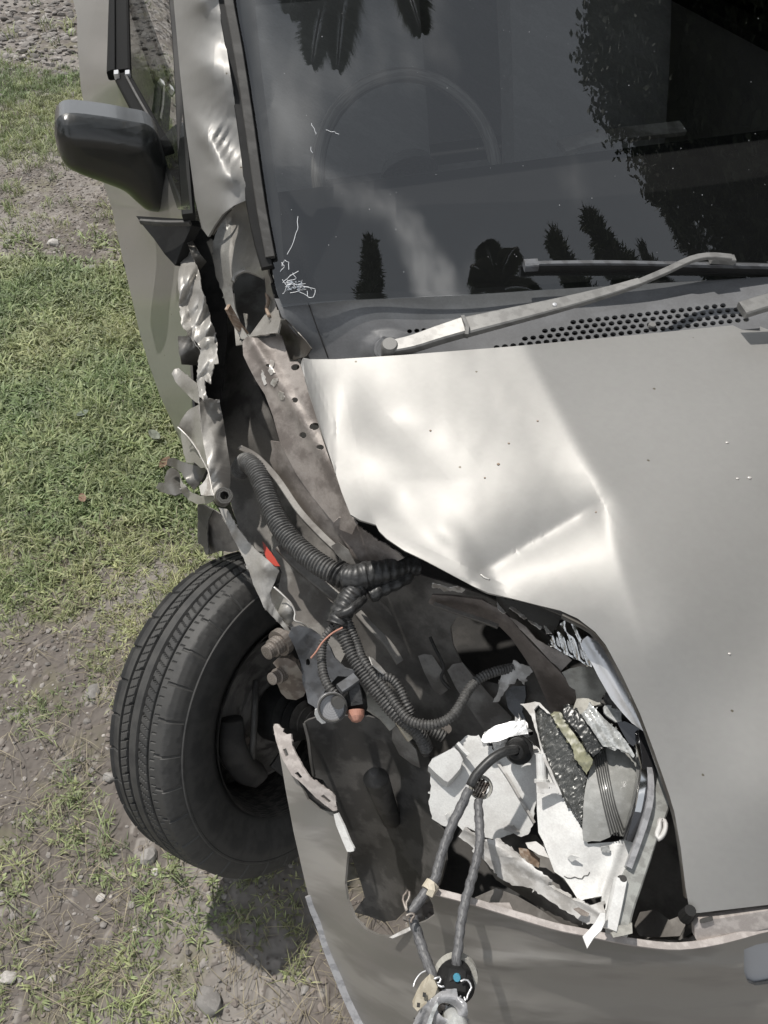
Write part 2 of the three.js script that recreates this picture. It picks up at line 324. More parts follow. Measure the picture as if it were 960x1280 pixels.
  M.bumper = phys(tex(1024, 0.7, (u, v) => { // dark streaks: long along the bumper, short across
    const q = bs(u * 1, v * 4 + 0.25 * bs3(u, v)), k = sst(0.47, 0.6, q), fine = sst(0.5, 0.75, bs2(u * 0.3, v)); let c = mix3([0.30, 0.288, 0.268], [0.15, 0.142, 0.13], k * 0.6); return mix3(c, [0.26, 0.245, 0.23], fine * 0.35);
  }), 0.45, 0.25, { clearcoat: 0.3, clearcoatRoughness: 0.3 });
  M.dash = phys(blotch([0.013, 0.013, 0.0135], [0.011, 0.011, 0.0115], 0.2, 54), 0.9, 0, { specularIntensity: 0.3 });
  M.cabin = phys(blotch([0.36, 0.355, 0.35], [0.31, 0.305, 0.30], 0.2, 55), 0.9, 0);
  M.glass = new THREE.MeshPhysicalMaterial({ color: lin(0.6, 0.62, 0.62), roughness: 0.0, metalness: 0, transmission: 1, thickness: 0, ior: 1.85, side: THREE.DoubleSide });
  M.insert = phys(null, 0.4, 0); M.insert.color = lin(0.42, 0.43, 0.45);
  M.glassChip = phys(null, 0.12, 0, { clearcoat: 1 }); M.glassChip.color = lin(0.35, 0.38, 0.42);
  M.tint = new THREE.MeshPhysicalMaterial({ color: lin(0.06, 0.06, 0.06), roughness: 0.02, transmission: 1, thickness: 0, ior: 1.5, side: THREE.DoubleSide });
  M.crack = phys(null, 0.3, 0); M.crack.color = lin(0.85, 0.87, 0.9);
}

// ---------------------------------------------------------------- tagging
const used = {};
function numbered(n) { if (used[n] === undefined) { used[n] = 0; return n; } return n + '_' + String(++used[n]).padStart(3, '0'); }
function tag(o, label, category, group, kind) { if (label) o.userData.label = label; if (category) o.userData.category = category; if (group) o.userData.group = group; if (kind) o.userData.kind = kind; return o; }

// ---------------------------------------------------------------- ground
const groundH = (x, z) => 0.022 * fbm(x * 1.7, z * 1.7, 2.2, 4) + 0.006 * nz(x * 14, z * 14, 5) - 0.004;
const grassD = (x, z) => {            // how much grass grows at a place
  const n = fbm(x * 1.4, z * 1.4, 9.1, 3), n2 = fbm(x * 4.5, z * 4.5, 3.3, 3), zz = z + 0.25 * n - 0.07 * (x + 1.2);
  if (zz < -5.1) return 0.04 + 0.3 * sst(0.12, 0.4, n);
  let d = 0.02;
  d = Math.max(d, 0.75 * sst(-5.15, -4.75, zz) * (1 - sst(-3.95, -3.6, zz)));
  d = Math.max(d, 0.28 * sst(-3.9, -3.5, zz) * (1 - sst(-3.2, -2.95, zz)) * sst(-0.05, 0.3, n2 + 0.1));
  d = Math.max(d, 1.0 * sst(-2.98, -2.75, zz) * (1 - sst(-1.75, -1.3, zz)));
  d = Math.max(d, 0.85 * sst(-1.85, -1.6, zz) * (1 - sst(-1.2, -0.95, zz)) * sst(-0.26, 0.08, n2));
  d = Math.max(d, 0.62 * sst(-1.3, -1.05, zz) * sst(-0.10, 0.2, n2));
  return d;
};
{
  const xs = [], zs = [], W = 1.0;
  const line = (a, b, n, far) => { const l = []; for (let i = far; i >= 1; i--) l.push(a - (Math.exp(i * 0.26) - 1) * 0.12); for (let i = 0; i <= n; i++) l.push(a + (b - a) * i / n); for (let i = 1; i <= far; i++) l.push(b + (Math.exp(i * 0.26) - 1) * 0.12); return l; };
  const X = line(-3.2, 0.6, 210, 32), Z = line(-7.5, 0.2, 330, 32);
  const PO = [], UV = [], IX = [];
  for (const z of Z) for (const x of X) { PO.push(x, groundH(x, z), z); UV.push(x, z); }
  const nx = X.length; for (let j = 0; j < Z.length - 1; j++) for (let i = 0; i < nx - 1; i++) { const a = j * nx + i; IX.push(a, a + nx, a + 1, a + 1, a + nx, a + nx + 1); }
  const g = new THREE.BufferGeometry(); g.setAttribute('position', new THREE.Float32BufferAttribute(PO, 3)); g.setAttribute('uv', new THREE.Float32BufferAttribute(UV, 2)); g.setIndex(IX); g.computeVertexNormals();
  const f1 = perFbm(5, 5, 61), f2 = perNoise(150, 62), f3 = perNoise(60, 63), f4 = perFbm(12, 4, 64);
  const dirt = tex(1024, 1.3, (u, v) => {
    let c = mix3([0.24, 0.218, 0.20], [0.145, 0.127, 0.114], sst(0.38, 0.62, f1(u, v)));
    c = mix3(c, [0.34, 0.315, 0.29], sst(0.72, 0.9, f3(u, v)) * 0.6); c = mix3(c, [0.075, 0.063, 0.055], sst(0.76, 0.95, f2(u, v)) * 0.6);
    return mix3(c, [0.16, 0.155, 0.085], sst(0.55, 0.75, f4(u, v)) * 0.4);
  });
  const bm = tex(1024, 1.3, (u, v) => { const h = 0.5 * f1(u, v) + 0.25 * f3(u, v) + 0.25 * f2(u, v); return [h, h, h]; }, false);
  const m = new THREE.MeshStandardMaterial({ map: dirt, bumpMap: bm, bumpScale: 0.012, roughness: 0.95 });
  const o = new THREE.Mesh(g, m); o.name = 'ground'; o.userData.kind = 'structure'; o.userData.label = 'trodden dirt and gravel ground with grass patches'; scene.add(o);
}
// stones and gravel
function stoneGeo(sd) {
  const g = new THREE.IcosahedronGeometry(1, 2), p = g.attributes.position, v = V();
  for (let i = 0; i < p.count; i++) { v.fromBufferAttribute(p, i); const k = 1 + 0.35 * nz(v.x * 1.1 + sd, v.y * 1.1, v.z * 1.1) + 0.14 * nz(v.x * 3, v.y * 3 + sd, v.z * 3); p.setXYZ(i, v.x * k, v.y * k * 0.6, v.z * k); }
  g.computeVertexNormals(); return toCreasedNormals(g, 0.5);
}
const stoneMat = new THREE.MeshStandardMaterial({ color: 0xffffff, roughness: 0.9 });
{
  const N = 44000, geo = stoneGeo(3.3), im = new THREE.InstancedMesh(geo, stoneMat, N), m4 = new THREE.Matrix4(), q = new THREE.Quaternion(), e = new THREE.Euler(), c = new THREE.Color();
  let k = 0, tries = 0;
  while (k < N && tries++ < 400000) {
    const far = rnd() < 0.2, z = far ? rr(-9, -3.6) : rr(-3.9, 0.1), x = far ? rr(-5, 0.4) : rr(-2.6, 0.4), d = grassD(x, z);
    if (rnd() < d * 1.1 || fbm(x * 2.2, z * 2.2, 6.6, 3) < rr(-0.35, 0.15)) continue;
    const far2 = z < -4.6, s = (far2 ? 0.006 + 0.019 * Math.pow(rnd(), 2.5) : 0.0015 + 0.0052 * Math.pow(rnd(), 3));
    q.setFromEuler(e.set(rr(-0.5, 0.5), rr(0, 6.3), rr(-0.5, 0.5)));
    m4.compose(V(x, groundH(x, z) + s * 0.18, z), q, V(s * rr(0.8, 1.4), s * rr(0.7, 1.1), s)); im.setMatrixAt(k, m4);
    const b = rr(0.14, 0.34) * (rnd() < 0.12 ? 1.4 : 1) * (far2 ? 1.05 : 1); if (!far2 && rnd() < 0.6) { const e2 = rr(0.7, 1.15); im.setColorAt(k, c.setRGB(0.205 * e2, 0.178 * e2, 0.16 * e2)); } else im.setColorAt(k, c.setRGB(b * 1.02, b * 0.95, b * 0.89)); k++;
  }
  im.count = k; im.name = 'gravel'; im.userData.kind = 'stuff'; im.userData.label = 'small grey gravel scattered over bare dirt'; im.userData.category = 'gravel'; scene.add(im);
}
// single stones the photo shows
[[67, 304, 0.03, 0.5, 'white rounded stone lying right of another pale stone on the dirt strip below the mirror'], [10, 302, 0.02, 0.42, 'flat pale stone at the left edge of the dirt strip'], [28, 323, 0.022, 0.42, 'long whitish stone at the lower rim of the dirt strip above the lawn'],
[116, 336, 0.03, 0.28, 'grey flat stone half sunk beside the damaged door'], [35, 358, 0.02, 0.33, 'grey pebble at the upper edge of the dense lawn'], [60, 378, 0.014, 0.4, 'small pale pebble in grass above the dense lawn'],
[117, 866, 0.024, 0.26, 'grey brown stone in bare soil just left of the tyre'], [136, 972, 0.016, 0.33, 'upright rounded stone touching the left side of the tyre'], [186, 1072, 0.022, 0.3, 'largest grey stone in the dirt below the tyre'], [194, 1090, 0.009, 0.6, 'tiny white stone in the dirt below the tyre'],
[126, 1122, 0.012, 0.5, 'cream pebble in dirt left of the dry grass clump'], [170, 1162, 0.010, 0.5, 'pale pebble between dry stalks in the dirt left of the bumper corner'], [10, 1222, 0.017, 0.5, 'cream stone in the bottom left corner'], [380, 1235, 0.011, 0.32, 'grey pebble beside the scraped bumper corner'], [262, 1252, 0.03, 0.24, 'big grey embedded stone at the bottom edge of the dirt'],
[176, 240, 0.0, 0, '']].forEach(([px, py, s, b, label], i) => {
  if (!s) return; s *= 0.72; const p = P(px, py, 0);
  const o = new THREE.Mesh(stoneGeo(i * 3.7 + 1), new THREE.MeshStandardMaterial({ map: blotch([b * 1.02, b * 0.97, b * 0.92], [b * 0.78, b * 0.74, b * 0.7], 1, 200 + i, { n: 64 }), roughness: 0.9 }));
  o.name = numbered('stone'); o.position.set(p.x, groundH(p.x, p.z) + s * 0.25, p.z); o.scale.set(s * 1.15, s, s * 0.9); o.rotation.y = i * 1.3; tag(o, label, 'stone'); scene.add(o);
});
// grass
const leafMat = new THREE.MeshPhysicalMaterial({ color: 0xffffff, roughness: 0.6, transmission: 0.35, thickness: 0, side: THREE.DoubleSide });
function clumpGeo(nb, len, wid, lean, sd) {
  const PO = [], IX = []; seed = sd;
  for (let b = 0; b < nb; b++) {
    const a = rr(0, 6.283), L = len * rr(0.5, 1.15), w = wid * rr(0.7, 1.3), ln = lean * rr(0.4, 1.5), r0 = 0.018 * Math.sqrt(rnd()), a0 = rr(0, 6.283), cx = Math.cos(a0) * r0, cz = Math.sin(a0) * r0, dx = Math.cos(a), dz = Math.sin(a), tw = rr(-0.6, 0.6);
    const S = 4, base = PO.length / 3;
    for (let i = 0; i <= S; i++) {
      const t = i / S, hh = L * (t - 0.35 * ln * t * t), out = L * ln * t * t * 0.75, ww = w * (i === S ? 0.06 : Math.pow(1 - t, 0.45) * (0.7 + 0.6 * t)), sx = -Math.sin(a + tw * t), sz = Math.cos(a + tw * t);
      PO.push(cx + dx * out + sx * ww, hh, cz + dz * out + sz * ww, cx + dx * out - sx * ww, hh, cz + dz * out - sz * ww);
    }
    for (let i = 0; i < S; i++) { const q = base + i * 2; IX.push(q, q + 1, q + 2, q + 2, q + 1, q + 3); }
  }
  const g = new THREE.BufferGeometry(); g.setAttribute('position', new THREE.Float32BufferAttribute(PO, 3)); g.setIndex(IX); g.computeVertexNormals(); return g;
}
function scatter(name, label, geo, mat, N, area, accept, scale, colour) {
  const im = new THREE.InstancedMesh(geo, mat, N), m4 = new THREE.Matrix4(), q = new THREE.Quaternion(), e = new THREE.Euler(), c = new THREE.Color(); let k = 0, t = 0;
  while (k < N && t++ < N * 12) {
    const x = rr(area[0], area[1]), z = rr(area[2], area[3]); if (!accept(x, z)) continue;
    const s = scale(x, z); q.setFromEuler(e.set(rr(-0.25, 0.25), rr(0, 6.283), rr(-0.25, 0.25)));
    m4.compose(V(x, groundH(x, z) - 0.003, z), q, V(s, s * rr(0.7, 1.15), s)); im.setMatrixAt(k, m4); im.setColorAt(k, colour(c, x, z)); k++;
  }
  im.count = k; im.name = name; im.userData.kind = 'stuff'; im.userData.label = label; im.userData.category = 'grass'; scene.add(im);
}
const green = (c, x, z) => { const d = fbm(x * 2.5, z * 2.5, 4.4, 3), y = clamp(0.42 + d * 1.1 + rr(-0.28, 0.28) + 0.2 * sst(-1.6, -1.1, z)), b = rr(0.6, 1.6); return c.setRGB(b * (0.195 + 0.21 * y), b * (0.265 + 0.145 * y), b * (0.115 + 0.10 * y)); };
const onCar = (x, z) => x > -0.30 + 0.28 * (z + 1) * 1.05 && z < -0.2 && x > -0.9;
const fine = clumpGeo(8, 0.042, 0.0020, 1.1, 71), wide = clumpGeo(6, 0.042, 0.0046, 1.4, 72), tall = clumpGeo(7, 0.085, 0.0014, 1.0, 73), straw = clumpGeo(3, 0.085, 0.0013, 1.9, 74);
seed = 991;
scatter('grass', 'short fine green grass of the lawn beside the car', fine, leafMat, 15000, [-2.4, 0.2, -5.4, 0], (x, z) => !(onCar(x, z) && rnd() < 0.85) && rnd() < grassD(x, z), (x, z) => rr(0.6, 1.25) * (1 - 0.42 * sst(-1.75, -1.15, z + 0.4 * fbm(x * 3, z * 3, 6, 2))), green);
scatter('broad_grass', 'broad bladed creeping lawn grass beside the car', wide, leafMat, 15000, [-2.2, 0.0, -3.1, 0], (x, z) => !(onCar(x, z) && rnd() < 0.85) && rnd() < grassD(x, z) * (1 - 0.4 * sst(-1.7, -1.3, z)), (x, z) => rr(0.55, 1.25) * (1 - 0.5 * sst(-1.75, -1.2, z + 0.4 * fbm(x * 3, z * 3, 6, 2))), green);
scatter('tall_grass', 'taller thin grass tufts along the wheel and lawn edge', tall, leafMat, 1100, [-2.0, 0.0, -5.2, 0], (x, z) => !onCar(x, z) && rnd() < grassD(x, z) * 0.6 * sst(0, 0.25, fbm(x * 5, z * 5, 8, 2) + 0.08), () => rr(0.6, 1.15), green);
scatter('dry_grass', 'dry straw coloured grass stalks on the bare dirt', straw, leafMat, 4200, [-2.0, 0.1, -3.9, 0], (x, z) => rnd() < 0.12 + 0.88 * (z > -1.45) * sst(-0.25, 0.2, fbm(x * 4, z * 4, 1.7, 2)), () => rr(0.18, 0.75), c => { const b = rr(0.6, 1.2); return c.setRGB(0.40 * b, 0.35 * b, 0.24 * b); });
scatter('far_grass', 'grass and weeds spread over the yard further off', fine, leafMat, 9000, [-14, 12, -22, 9], (x, z) => !(x > -2.4 && x < 0.2 && z > -5.4 && z < 0) && rnd() < 0.5 * sst(-0.1, 0.3, fbm(x * 0.8, z * 0.8, 2, 3)), () => rr(1.2, 2.6), green);

// ---------------------------------------------------------------- trees round the yard, mirrored in the windscreen, plus one added screening shrub
{
  const bark = new THREE.MeshStandardMaterial({ map: blotch([0.13, 0.105, 0.085], [0.07, 0.056, 0.046], 0.6, 301), roughness: 0.95 });
  const leafM = (r, g, b) => new THREE.MeshPhysicalMaterial({ color: lin(r, g, b), roughness: 0.7, transmission: 0.25, thickness: 0, side: THREE.DoubleSide });
  const dark = leafM(0.05, 0.07, 0.03), darker = leafM(0.038, 0.055, 0.03), palmM = leafM(0.07, 0.09, 0.045);
  const buf = () => ({ PO: [], IX: [] });
  const leaf = (b, p, d, s, len, w) => {   // a folded leaf of two faces
    const i = b.PO.length / 3, t = p.clone().addScaledVector(d, len), m = p.clone().addScaledVector(d, len * 0.45);
    b.PO.push(p.x, p.y, p.z, m.x + s.x * w, m.y + s.y * w, m.z + s.z * w, t.x, t.y, t.z, m.x - s.x * w, m.y - s.y * w, m.z - s.z * w); b.IX.push(i, i + 1, i + 2, i, i + 2, i + 3);
  };
  const geoOf = b => { const g = new THREE.BufferGeometry(); g.setAttribute('position', new THREE.Float32BufferAttribute(b.PO, 3)); g.setIndex(b.IX); g.computeVertexNormals(); return g; };
  const dir = () => { const z = rr(-1, 1), a = rr(0, 6.283), r = Math.sqrt(1 - z * z); return V(Math.cos(a) * r, z, Math.sin(a) * r); };
  const treeGroup = (name, label, x, z) => { const g = new THREE.Group(); g.name = numbered(name); g.position.set(x, 0, z); tag(g, label, 'tree'); scene.add(g); return g; };
  const addMesh = (p, name, g, m) => { const o = new THREE.Mesh(g, m); o.name = name; p.add(o); return o; };
  function broad(label, x, z, cy, rx, ry, n, mat, sd, lf = 14) {
    seed = sd; const g = treeGroup('broadleaf_tree', label, x, z), b = buf();
    for (let i = 0; i < n; i++) {
      let d = dir(); const rad = Math.pow(rnd(), 0.4) * (1 + 0.35 * nz(d.x * 2.2 + sd, d.y * 2.2, d.z * 2.2)); const c = V(d.x * rx * rad, cy + d.y * ry * rad, d.z * rx * rad);
      if (nz(c.x * 0.9, c.y * 0.9, c.z * 0.9 + sd) < -0.42) continue;
      const cr = rr(0.16, 0.34);
      for (let k = 0; k < lf; k++) { const e = dir(), p = c.clone().addScaledVector(e, cr * Math.sqrt(rnd())); const dd = dir().add(V(0, -0.4, 0)).normalize(); leaf(b, p, dd, dd.clone().cross(dir()).normalize(), rr(0.08, 0.15), rr(0.026, 0.045)); }
    }
    addMesh(g, 'crown', geoOf(b), mat);
    const tr = [new THREE.CylinderGeometry(0.14, 0.3, cy, 12).translate(0, cy / 2, 0)];
    for (let i = 0; i < 9; i++) { const a = rr(0, 6.283), h0 = cy * rr(0.55, 1), L = rx * rr(0.5, 0.85), c = new THREE.CatmullRomCurve3([V(0, h0, 0), V(Math.cos(a) * L * 0.5, h0 + L * 0.35, Math.sin(a) * L * 0.5), V(Math.cos(a) * L, h0 + L * 0.8, Math.sin(a) * L)]); tr.push(new THREE.TubeGeometry(c, 8, 0.06, 7)); }
    addMesh(g, 'trunk', mergeGeometries(tr), bark);
  }
  function spire(name, label, x, z, h, r, n, mat, sd, drop) {
    seed = sd; const g = treeGroup(name, label, x, z), b = buf();
    for (let i = 0; i < n; i++) {
      const t = Math.pow(rnd(), 0.8), a = rr(0, 6.283), y = h * (0.12 + 0.88 * t), tier = drop ? 0.55 + 0.45 * Math.abs(Math.sin(t * 26 + Math.cos(a * 3) * 0.8)) : 1, R = r * (1 - t) * tier * (0.75 + 0.4 * nz(a * 1.3, t * 9, sd)) * (drop ? 1 : Math.min(1, 2.2 * Math.sqrt(1 - t))) + 0.03;
      const q = Math.sqrt(rnd()), d = V(Math.cos(a), drop ? -0.15 : 1.1, Math.sin(a)).normalize();
      for (let k = 0; k < 7; k++) { const p = V(Math.cos(a) * R * q, y, Math.sin(a) * R * q).addScaledVector(dir(), 0.09), dd = d.clone().addScaledVector(dir(), 0.55).normalize(); leaf(b, p, dd, dd.clone().cross(dir()).normalize(), rr(0.12, 0.24), rr(0.012, 0.024)); }
    }
    addMesh(g, 'crown', geoOf(b), mat); addMesh(g, 'trunk', new THREE.CylinderGeometry(0.04, 0.16, h * 0.9, 10).translate(0, h * 0.45, 0), bark);
  }
  function palm(label, base, top, fronds, sd, L) {
    seed = sd; const g = treeGroup('palm_tree', label, base.x, base.z), b = base.clone().setY(0), t = top.clone().sub(b), mid = t.clone().multiplyScalar(0.55).add(V(-t.x * 0.12, 0, -t.z * 0.12));
    addMesh(g, 'trunk', new THREE.TubeGeometry(new THREE.CatmullRomCurve3([V(0, -0.1, 0), mid, t]), 30, 0.13, 12), bark);
    for (const f of fronds) {
      const d = V(f[0], 0, f[1]).normalize(), len = L * (f[2] || 1), bb = buf(), pts = [];
      for (let i = 0; i <= 6; i++) { const s = i / 6; pts.push(t.clone().addScaledVector(d, len * (s - 0.18 * s * s * s)).add(V(0, len * (0.28 * s - (f[3] ?? 0.75) * s * s), 0))); }
      const cv = new THREE.CatmullRomCurve3(pts), S = d.clone().cross(V(0, 1, 0));
      for (let i = 6; i < 120; i++) for (const sg of [-1, 1]) { const s = i / 120, p = cv.getPoint(s), T = cv.getTangent(s), w = 0.62 * Math.pow(Math.sin(Math.PI * Math.min(1, s * 0.9 + 0.08)), 0.6) * rr(0.8, 1.05), dd = S.clone().multiplyScalar(sg * 0.8).addScaledVector(T, 0.6).add(V(0, -0.75, 0)).normalize(); leaf(bb, p, dd, T.clone(), w, 0.018); }
      addMesh(g, 'frond', geoOf(bb), palmM); addMesh(g, 'frond_stem', new THREE.TubeGeometry(cv, 20, 0.018, 6), bark);
    }
  }
  broad('big dark broadleaf tree standing right of the car, mirrored in the windscreen', 5.35, -1.5, 7.6, 1.95, 3.6, 4400, dark, 401, 24);
  broad('second dark broadleaf tree right of the car, further back than the big one', 5.9, -3.1, 7.0, 2.0, 3.4, 3400, dark, 411, 22);
  broad('low round dark tree right of the car, in front of the big one', 6.7, -0.9, 5.7, 1.9, 2.4, 2800, dark, 412, 22);
  broad('dark green tree left of the lawn, level with the car doors', -9.2, -3.0, 3.4, 2.6, 3.4, 1300, dark, 421);
  broad('rounder green tree left of the lawn, behind the photographer', -8.6, 2.6, 3.2, 2.8, 3.2, 1300, dark, 422);
  broad('wide dark tree left of the gravel, beyond the lawn', -9.6, -9.0, 3.6, 3.2, 3.5, 1400, darker, 423);
  broad('lower bushy dark tree beyond the far side of the car', 5.6, -5.8, 3.0, 2.3, 3.2, 1300, darker, 402);
  broad('added dense dark shrub tree behind the far side of the car, screening the bright view through it', 3.9, -7.6, 2.0, 2.2, 2.6, 1000, darker, 409);  // added shrub, hides the bright yard seen through the cabin
  spire('cypress_tree', 'taller slim cypress behind the photographer on the right, mirrored beside the wiper', 7.88, 1.68, 12.9, 0.95, 1700, darker, 403, false);
  spire('cypress_tree', 'slim cypress nearer the two conifers, mirrored just above the wiper', 7.38, 2.75, 12.4, 0.8, 1500, darker, 404, false);
  spire('conifer_tree', 'left one of the two conifers mirrored above the wiper blade', 4.5, 3.05, 12.3, 1.6, 1700, dark, 405, true);
  spire('conifer_tree', 'right one of the two conifers mirrored above the wiper blade', 5.2, 2.25, 11.6, 1.7, 1700, dark, 406, true);
  spire('conifer_tree', 'single conifer mirrored left of the white cloud in the windscreen', -0.55, 4.4, 13.4, 1.7, 1700, dark, 407, true);
  palm('palm tree with long fronds hanging over the car, mirrored at the top of the windscreen', V(3.4, 0, -7.2), V(0.1, 9.3, -1.9), [[-1.2, 2.4, 1.08, .35], [-0.75, 2.4, 1.0, .42], [-1.75, 2.2, .98, .3], [-1.3, 2.0, .9, .5], [0.85, 2.0, .82, .3], [1, 0.3], [1, -1], [-0.2, -1], [-1.2, -0.6, .8]], 408, 2.9);
  palm('short palm with spread fronds mirrored right of the white cloud', V(3.0, 0, 4.4), V(2.8, 11.3, 3.85), [[-1, -0.6], [-1, 0.3], [0.2, -1], [1, -0.3], [0.4, 1], [-0.5, 1], [-0.6, -1, .8, .2]], 410, 1.25);
}
// fallen leaves
[[206, 578, 0.022, [.20, .13, .085], 'brown dry fallen leaf in the lawn left of the curled metal strip'], [193, 543, 0.024, [.22, .24, .19], 'pale grey green fallen leaf in the lawn near the lower door edge'], [103, 516, 0.02, [.25, .29, .24], 'grey green fallen leaf in the middle of the lawn'], [103, 622, 0.018, [.27, .17, .12], 'small reddish fallen leaf in the lower lawn']].forEach(([px, py, s, c, label], i) => {
  const p = P(px, py, 0.03), g = new THREE.PlaneGeometry(2, 1, 10, 6), a = g.attributes.position;
  for (let k = 0; k < a.count; k++) { const x = a.getX(k), y = a.getY(k), w = Math.pow(Math.max(0, 1 - x * x), 0.7); a.setXYZ(k, x * s, (0.35 * Math.abs(y * w) + 0.22 * x * x + 0.1 * nz(x * 2, y * 3, i)) * s, y * w * s * 1.1); }
  g.computeVertexNormals(); const o = new THREE.Mesh(g, new THREE.MeshStandardMaterial({ map: blotch(c, c.map(v => v * .65), 1, 320 + i, { n: 64 }), roughness: .8, side: THREE.DoubleSide })); o.name = numbered('fallen_leaf'); o.position.set(p.x, groundH(p.x, p.z) + 0.028, p.z); o.rotation.set(.15, 1 + i * 1.4, .1); tag(o, label, 'leaf'); scene.add(o);
});

// ---------------------------------------------------------------- the wrecked car
const car = new THREE.Group(); car.name = 'wrecked_car'; { const b = C(0.85, 0, -2.0); car.position.copy(b); car.rotation.y = 0; }
tag(car, 'champagne silver car with its front right corner smashed open, on the grass', 'car'); scene.add(car);
const KEEP = {};
function part(name, geo, mat, parent = car, label) {
  if (Array.isArray(geo)) geo = mergeGeometries(geo.map(g => { g = g.index ? g.toNonIndexed() : g; for (const k of Object.keys(g.attributes)) if (!['position', 'normal', 'uv'].includes(k)) g.deleteAttribute(k); return g; }));
  geo.translate(-car.position.x, -car.position.y, -car.position.z);
  const m = new THREE.Mesh(geo, mat); m.name = numbered(name); if (label) m.userData.label = label; parent.add(m); return m;
}
const sub = (p, name, geo, mat, label) => part(name, geo, mat, p, label);

// windscreen surface, in the car's frame
const WB = -0.92, WK = 0.28, WS = 42 * Math.PI / 180;
const uf = (x, z) => [x * LAT.x + z * LAT.z, x * FWD.x + z * FWD.z];
const wsG = (x, z) => { const [u, f] = uf(x, z); const d = WB - WK * (u - 0.85) ** 2 - f; return 0.95 + Math.tan(WS) * d - 0.055 * d * d; };
const wsOff = o => (x, y) => PG(x, y, (a, b) => wsG(a, b) + o);
const WE = 1e-3, wsN = p => V(-(wsG(p.x + WE, p.z) - wsG(p.x - WE, p.z)) / (2 * WE), 1, -(wsG(p.x, p.z + WE) - wsG(p.x, p.z - WE)) / (2 * WE)).normalize();
KEEP.ws = wsOff(0);
const wsPt = (u, f) => { const p = C(u, 0, f); p.y = wsG(p.x, p.z); return p; };
{ // glass: edge follows the photo on the left, the car's own frame beyond
  const g = sheet({ out: [[352, 384], [345, 362], [333, 300], [318, 200], [301, 90], [289, 0], [274, -110], [430, -150], [960, -170], [1500, -170], [1640, 120], [1560, 345], [1200, 333], [960, 346], [780, 356], [600, 368], [430, 376]], map: wsOff(0.0), cell: 26, thick: 0.0 });
  const w = part('windscreen', g, M.glass);
  // printed dark band on the inner edge
  sub(w, 'windscreen_band', sheet({ out: [[352, 380], [345, 362], [333, 300], [318, 200], [301, 90], [289, 0], [274, -110], [300, -110], [318, 0], [327, 90], [341, 200], [350, 262], [355, 330], [366, 368], [470, 366], [600, 360], [780, 349], [960, 339], [1200, 326], [1200, 333], [960, 346], [780, 356], [600, 367], [430, 375]], map: wsOff(-0.006), cell: 24, thick: 0.001 }), M.blackTrim);
  const cr = (l, r) => tube(smoothPath(l).map(q => wsOff(0.0012)(q[0], q[1])), r, { m: 4, step: 0.004 });
  function smoothPath(l) { const o = []; for (let i = 0; i < l.length - 1; i++) for (let j = 0; j < 3; j++) { const t = j / 3; o.push([l[i][0] + (l[i + 1][0] - l[i][0]) * t + rr(-0.8, 0.8), l[i][1] + (l[i + 1][1] - l[i][1]) * t + rr(-0.8, 0.8)]); } o.push(l[l.length - 1]); return o; }
  seed = 4242;
  const LN = [[[372, 271], [372, 285], [366, 305], [359, 318]], [[352, 333], [356, 325], [360, 328], [361, 337]], [[354, 354], [362, 345], [373, 339]], [[358, 356], [368, 355], [380, 358], [394, 361]], [[362, 366], [372, 364], [384, 370]], [[384, 364], [385, 372], [392, 371], [394, 362]], [[358, 352], [370, 348], [366, 341]], [[350, 340], [355, 333], [352, 328]], [[389, 154], [393, 162], [395, 168]], [[407, 163], [418, 165], [424, 168]], [[388, 184], [391, 191]]];
  LN.forEach((l, i) => sub(w, 'crack', cr(l, i > 7 ? 0.0004 : 0.0005), M.crack));
  const star = []; seed = 99;
  for (let i = 0; i < 13; i++) { let x = 366 + rr(-8, 12), y = 357 + rr(-8, 7), a = rnd() < 0.6 ? rr(-0.7, 0.5) : rr(0, 6.28); const l = [[x, y]]; for (let k = 0, n = 2 + Math.floor(rnd() * 4); k < n; k++) { a += rr(-0.5, 0.5); x += Math.cos(a) * rr(2, 6); y += Math.sin(a) * rr(2, 5); if (y > 370 || x < 352) break; l.push([x, y]); } if (l.length > 1) star.push(tube(l.map(q => wsOff(0.0008)(q[0], q[1])), rr(0.0002, 0.0005), { m: 4, step: 0.003 })); }
  sub(w, 'star_cracks', star, M.crack).userData.kind = 'stuff';
  const chips = []; for (let i = 0; i < 46; i++) { const q = wsOff(0.001)(366 + 13 * (rnd() + rnd() - 1) * 1.4, 358 + 10 * (rnd() + rnd() - 1)); const a = new THREE.TetrahedronGeometry(rr(0.0008, 0.003)); a.scale(1.6, 0.3, 1); a.rotateY(rr(0, 6)); a.rotateX(rr(-0.4, 0.4)); a.translate(q.x, q.y, q.z); chips.push(a); }
  sub(w, 'glass_chips', chips, M.glassChip).userData.kind = 'stuff';
  const dust = []; for (let i = 0; i < 60; i++) { const q = wsOff(0.001)(rr(340, 960), rr(0, 340)); const a = new THREE.TetrahedronGeometry(rr(0.0003, 0.0008)); a.translate(q.x, q.y, q.z); dust.push(a); }
  sub(w, 'dust_specks', dust, M.crack).userData.kind = 'stuff';
}
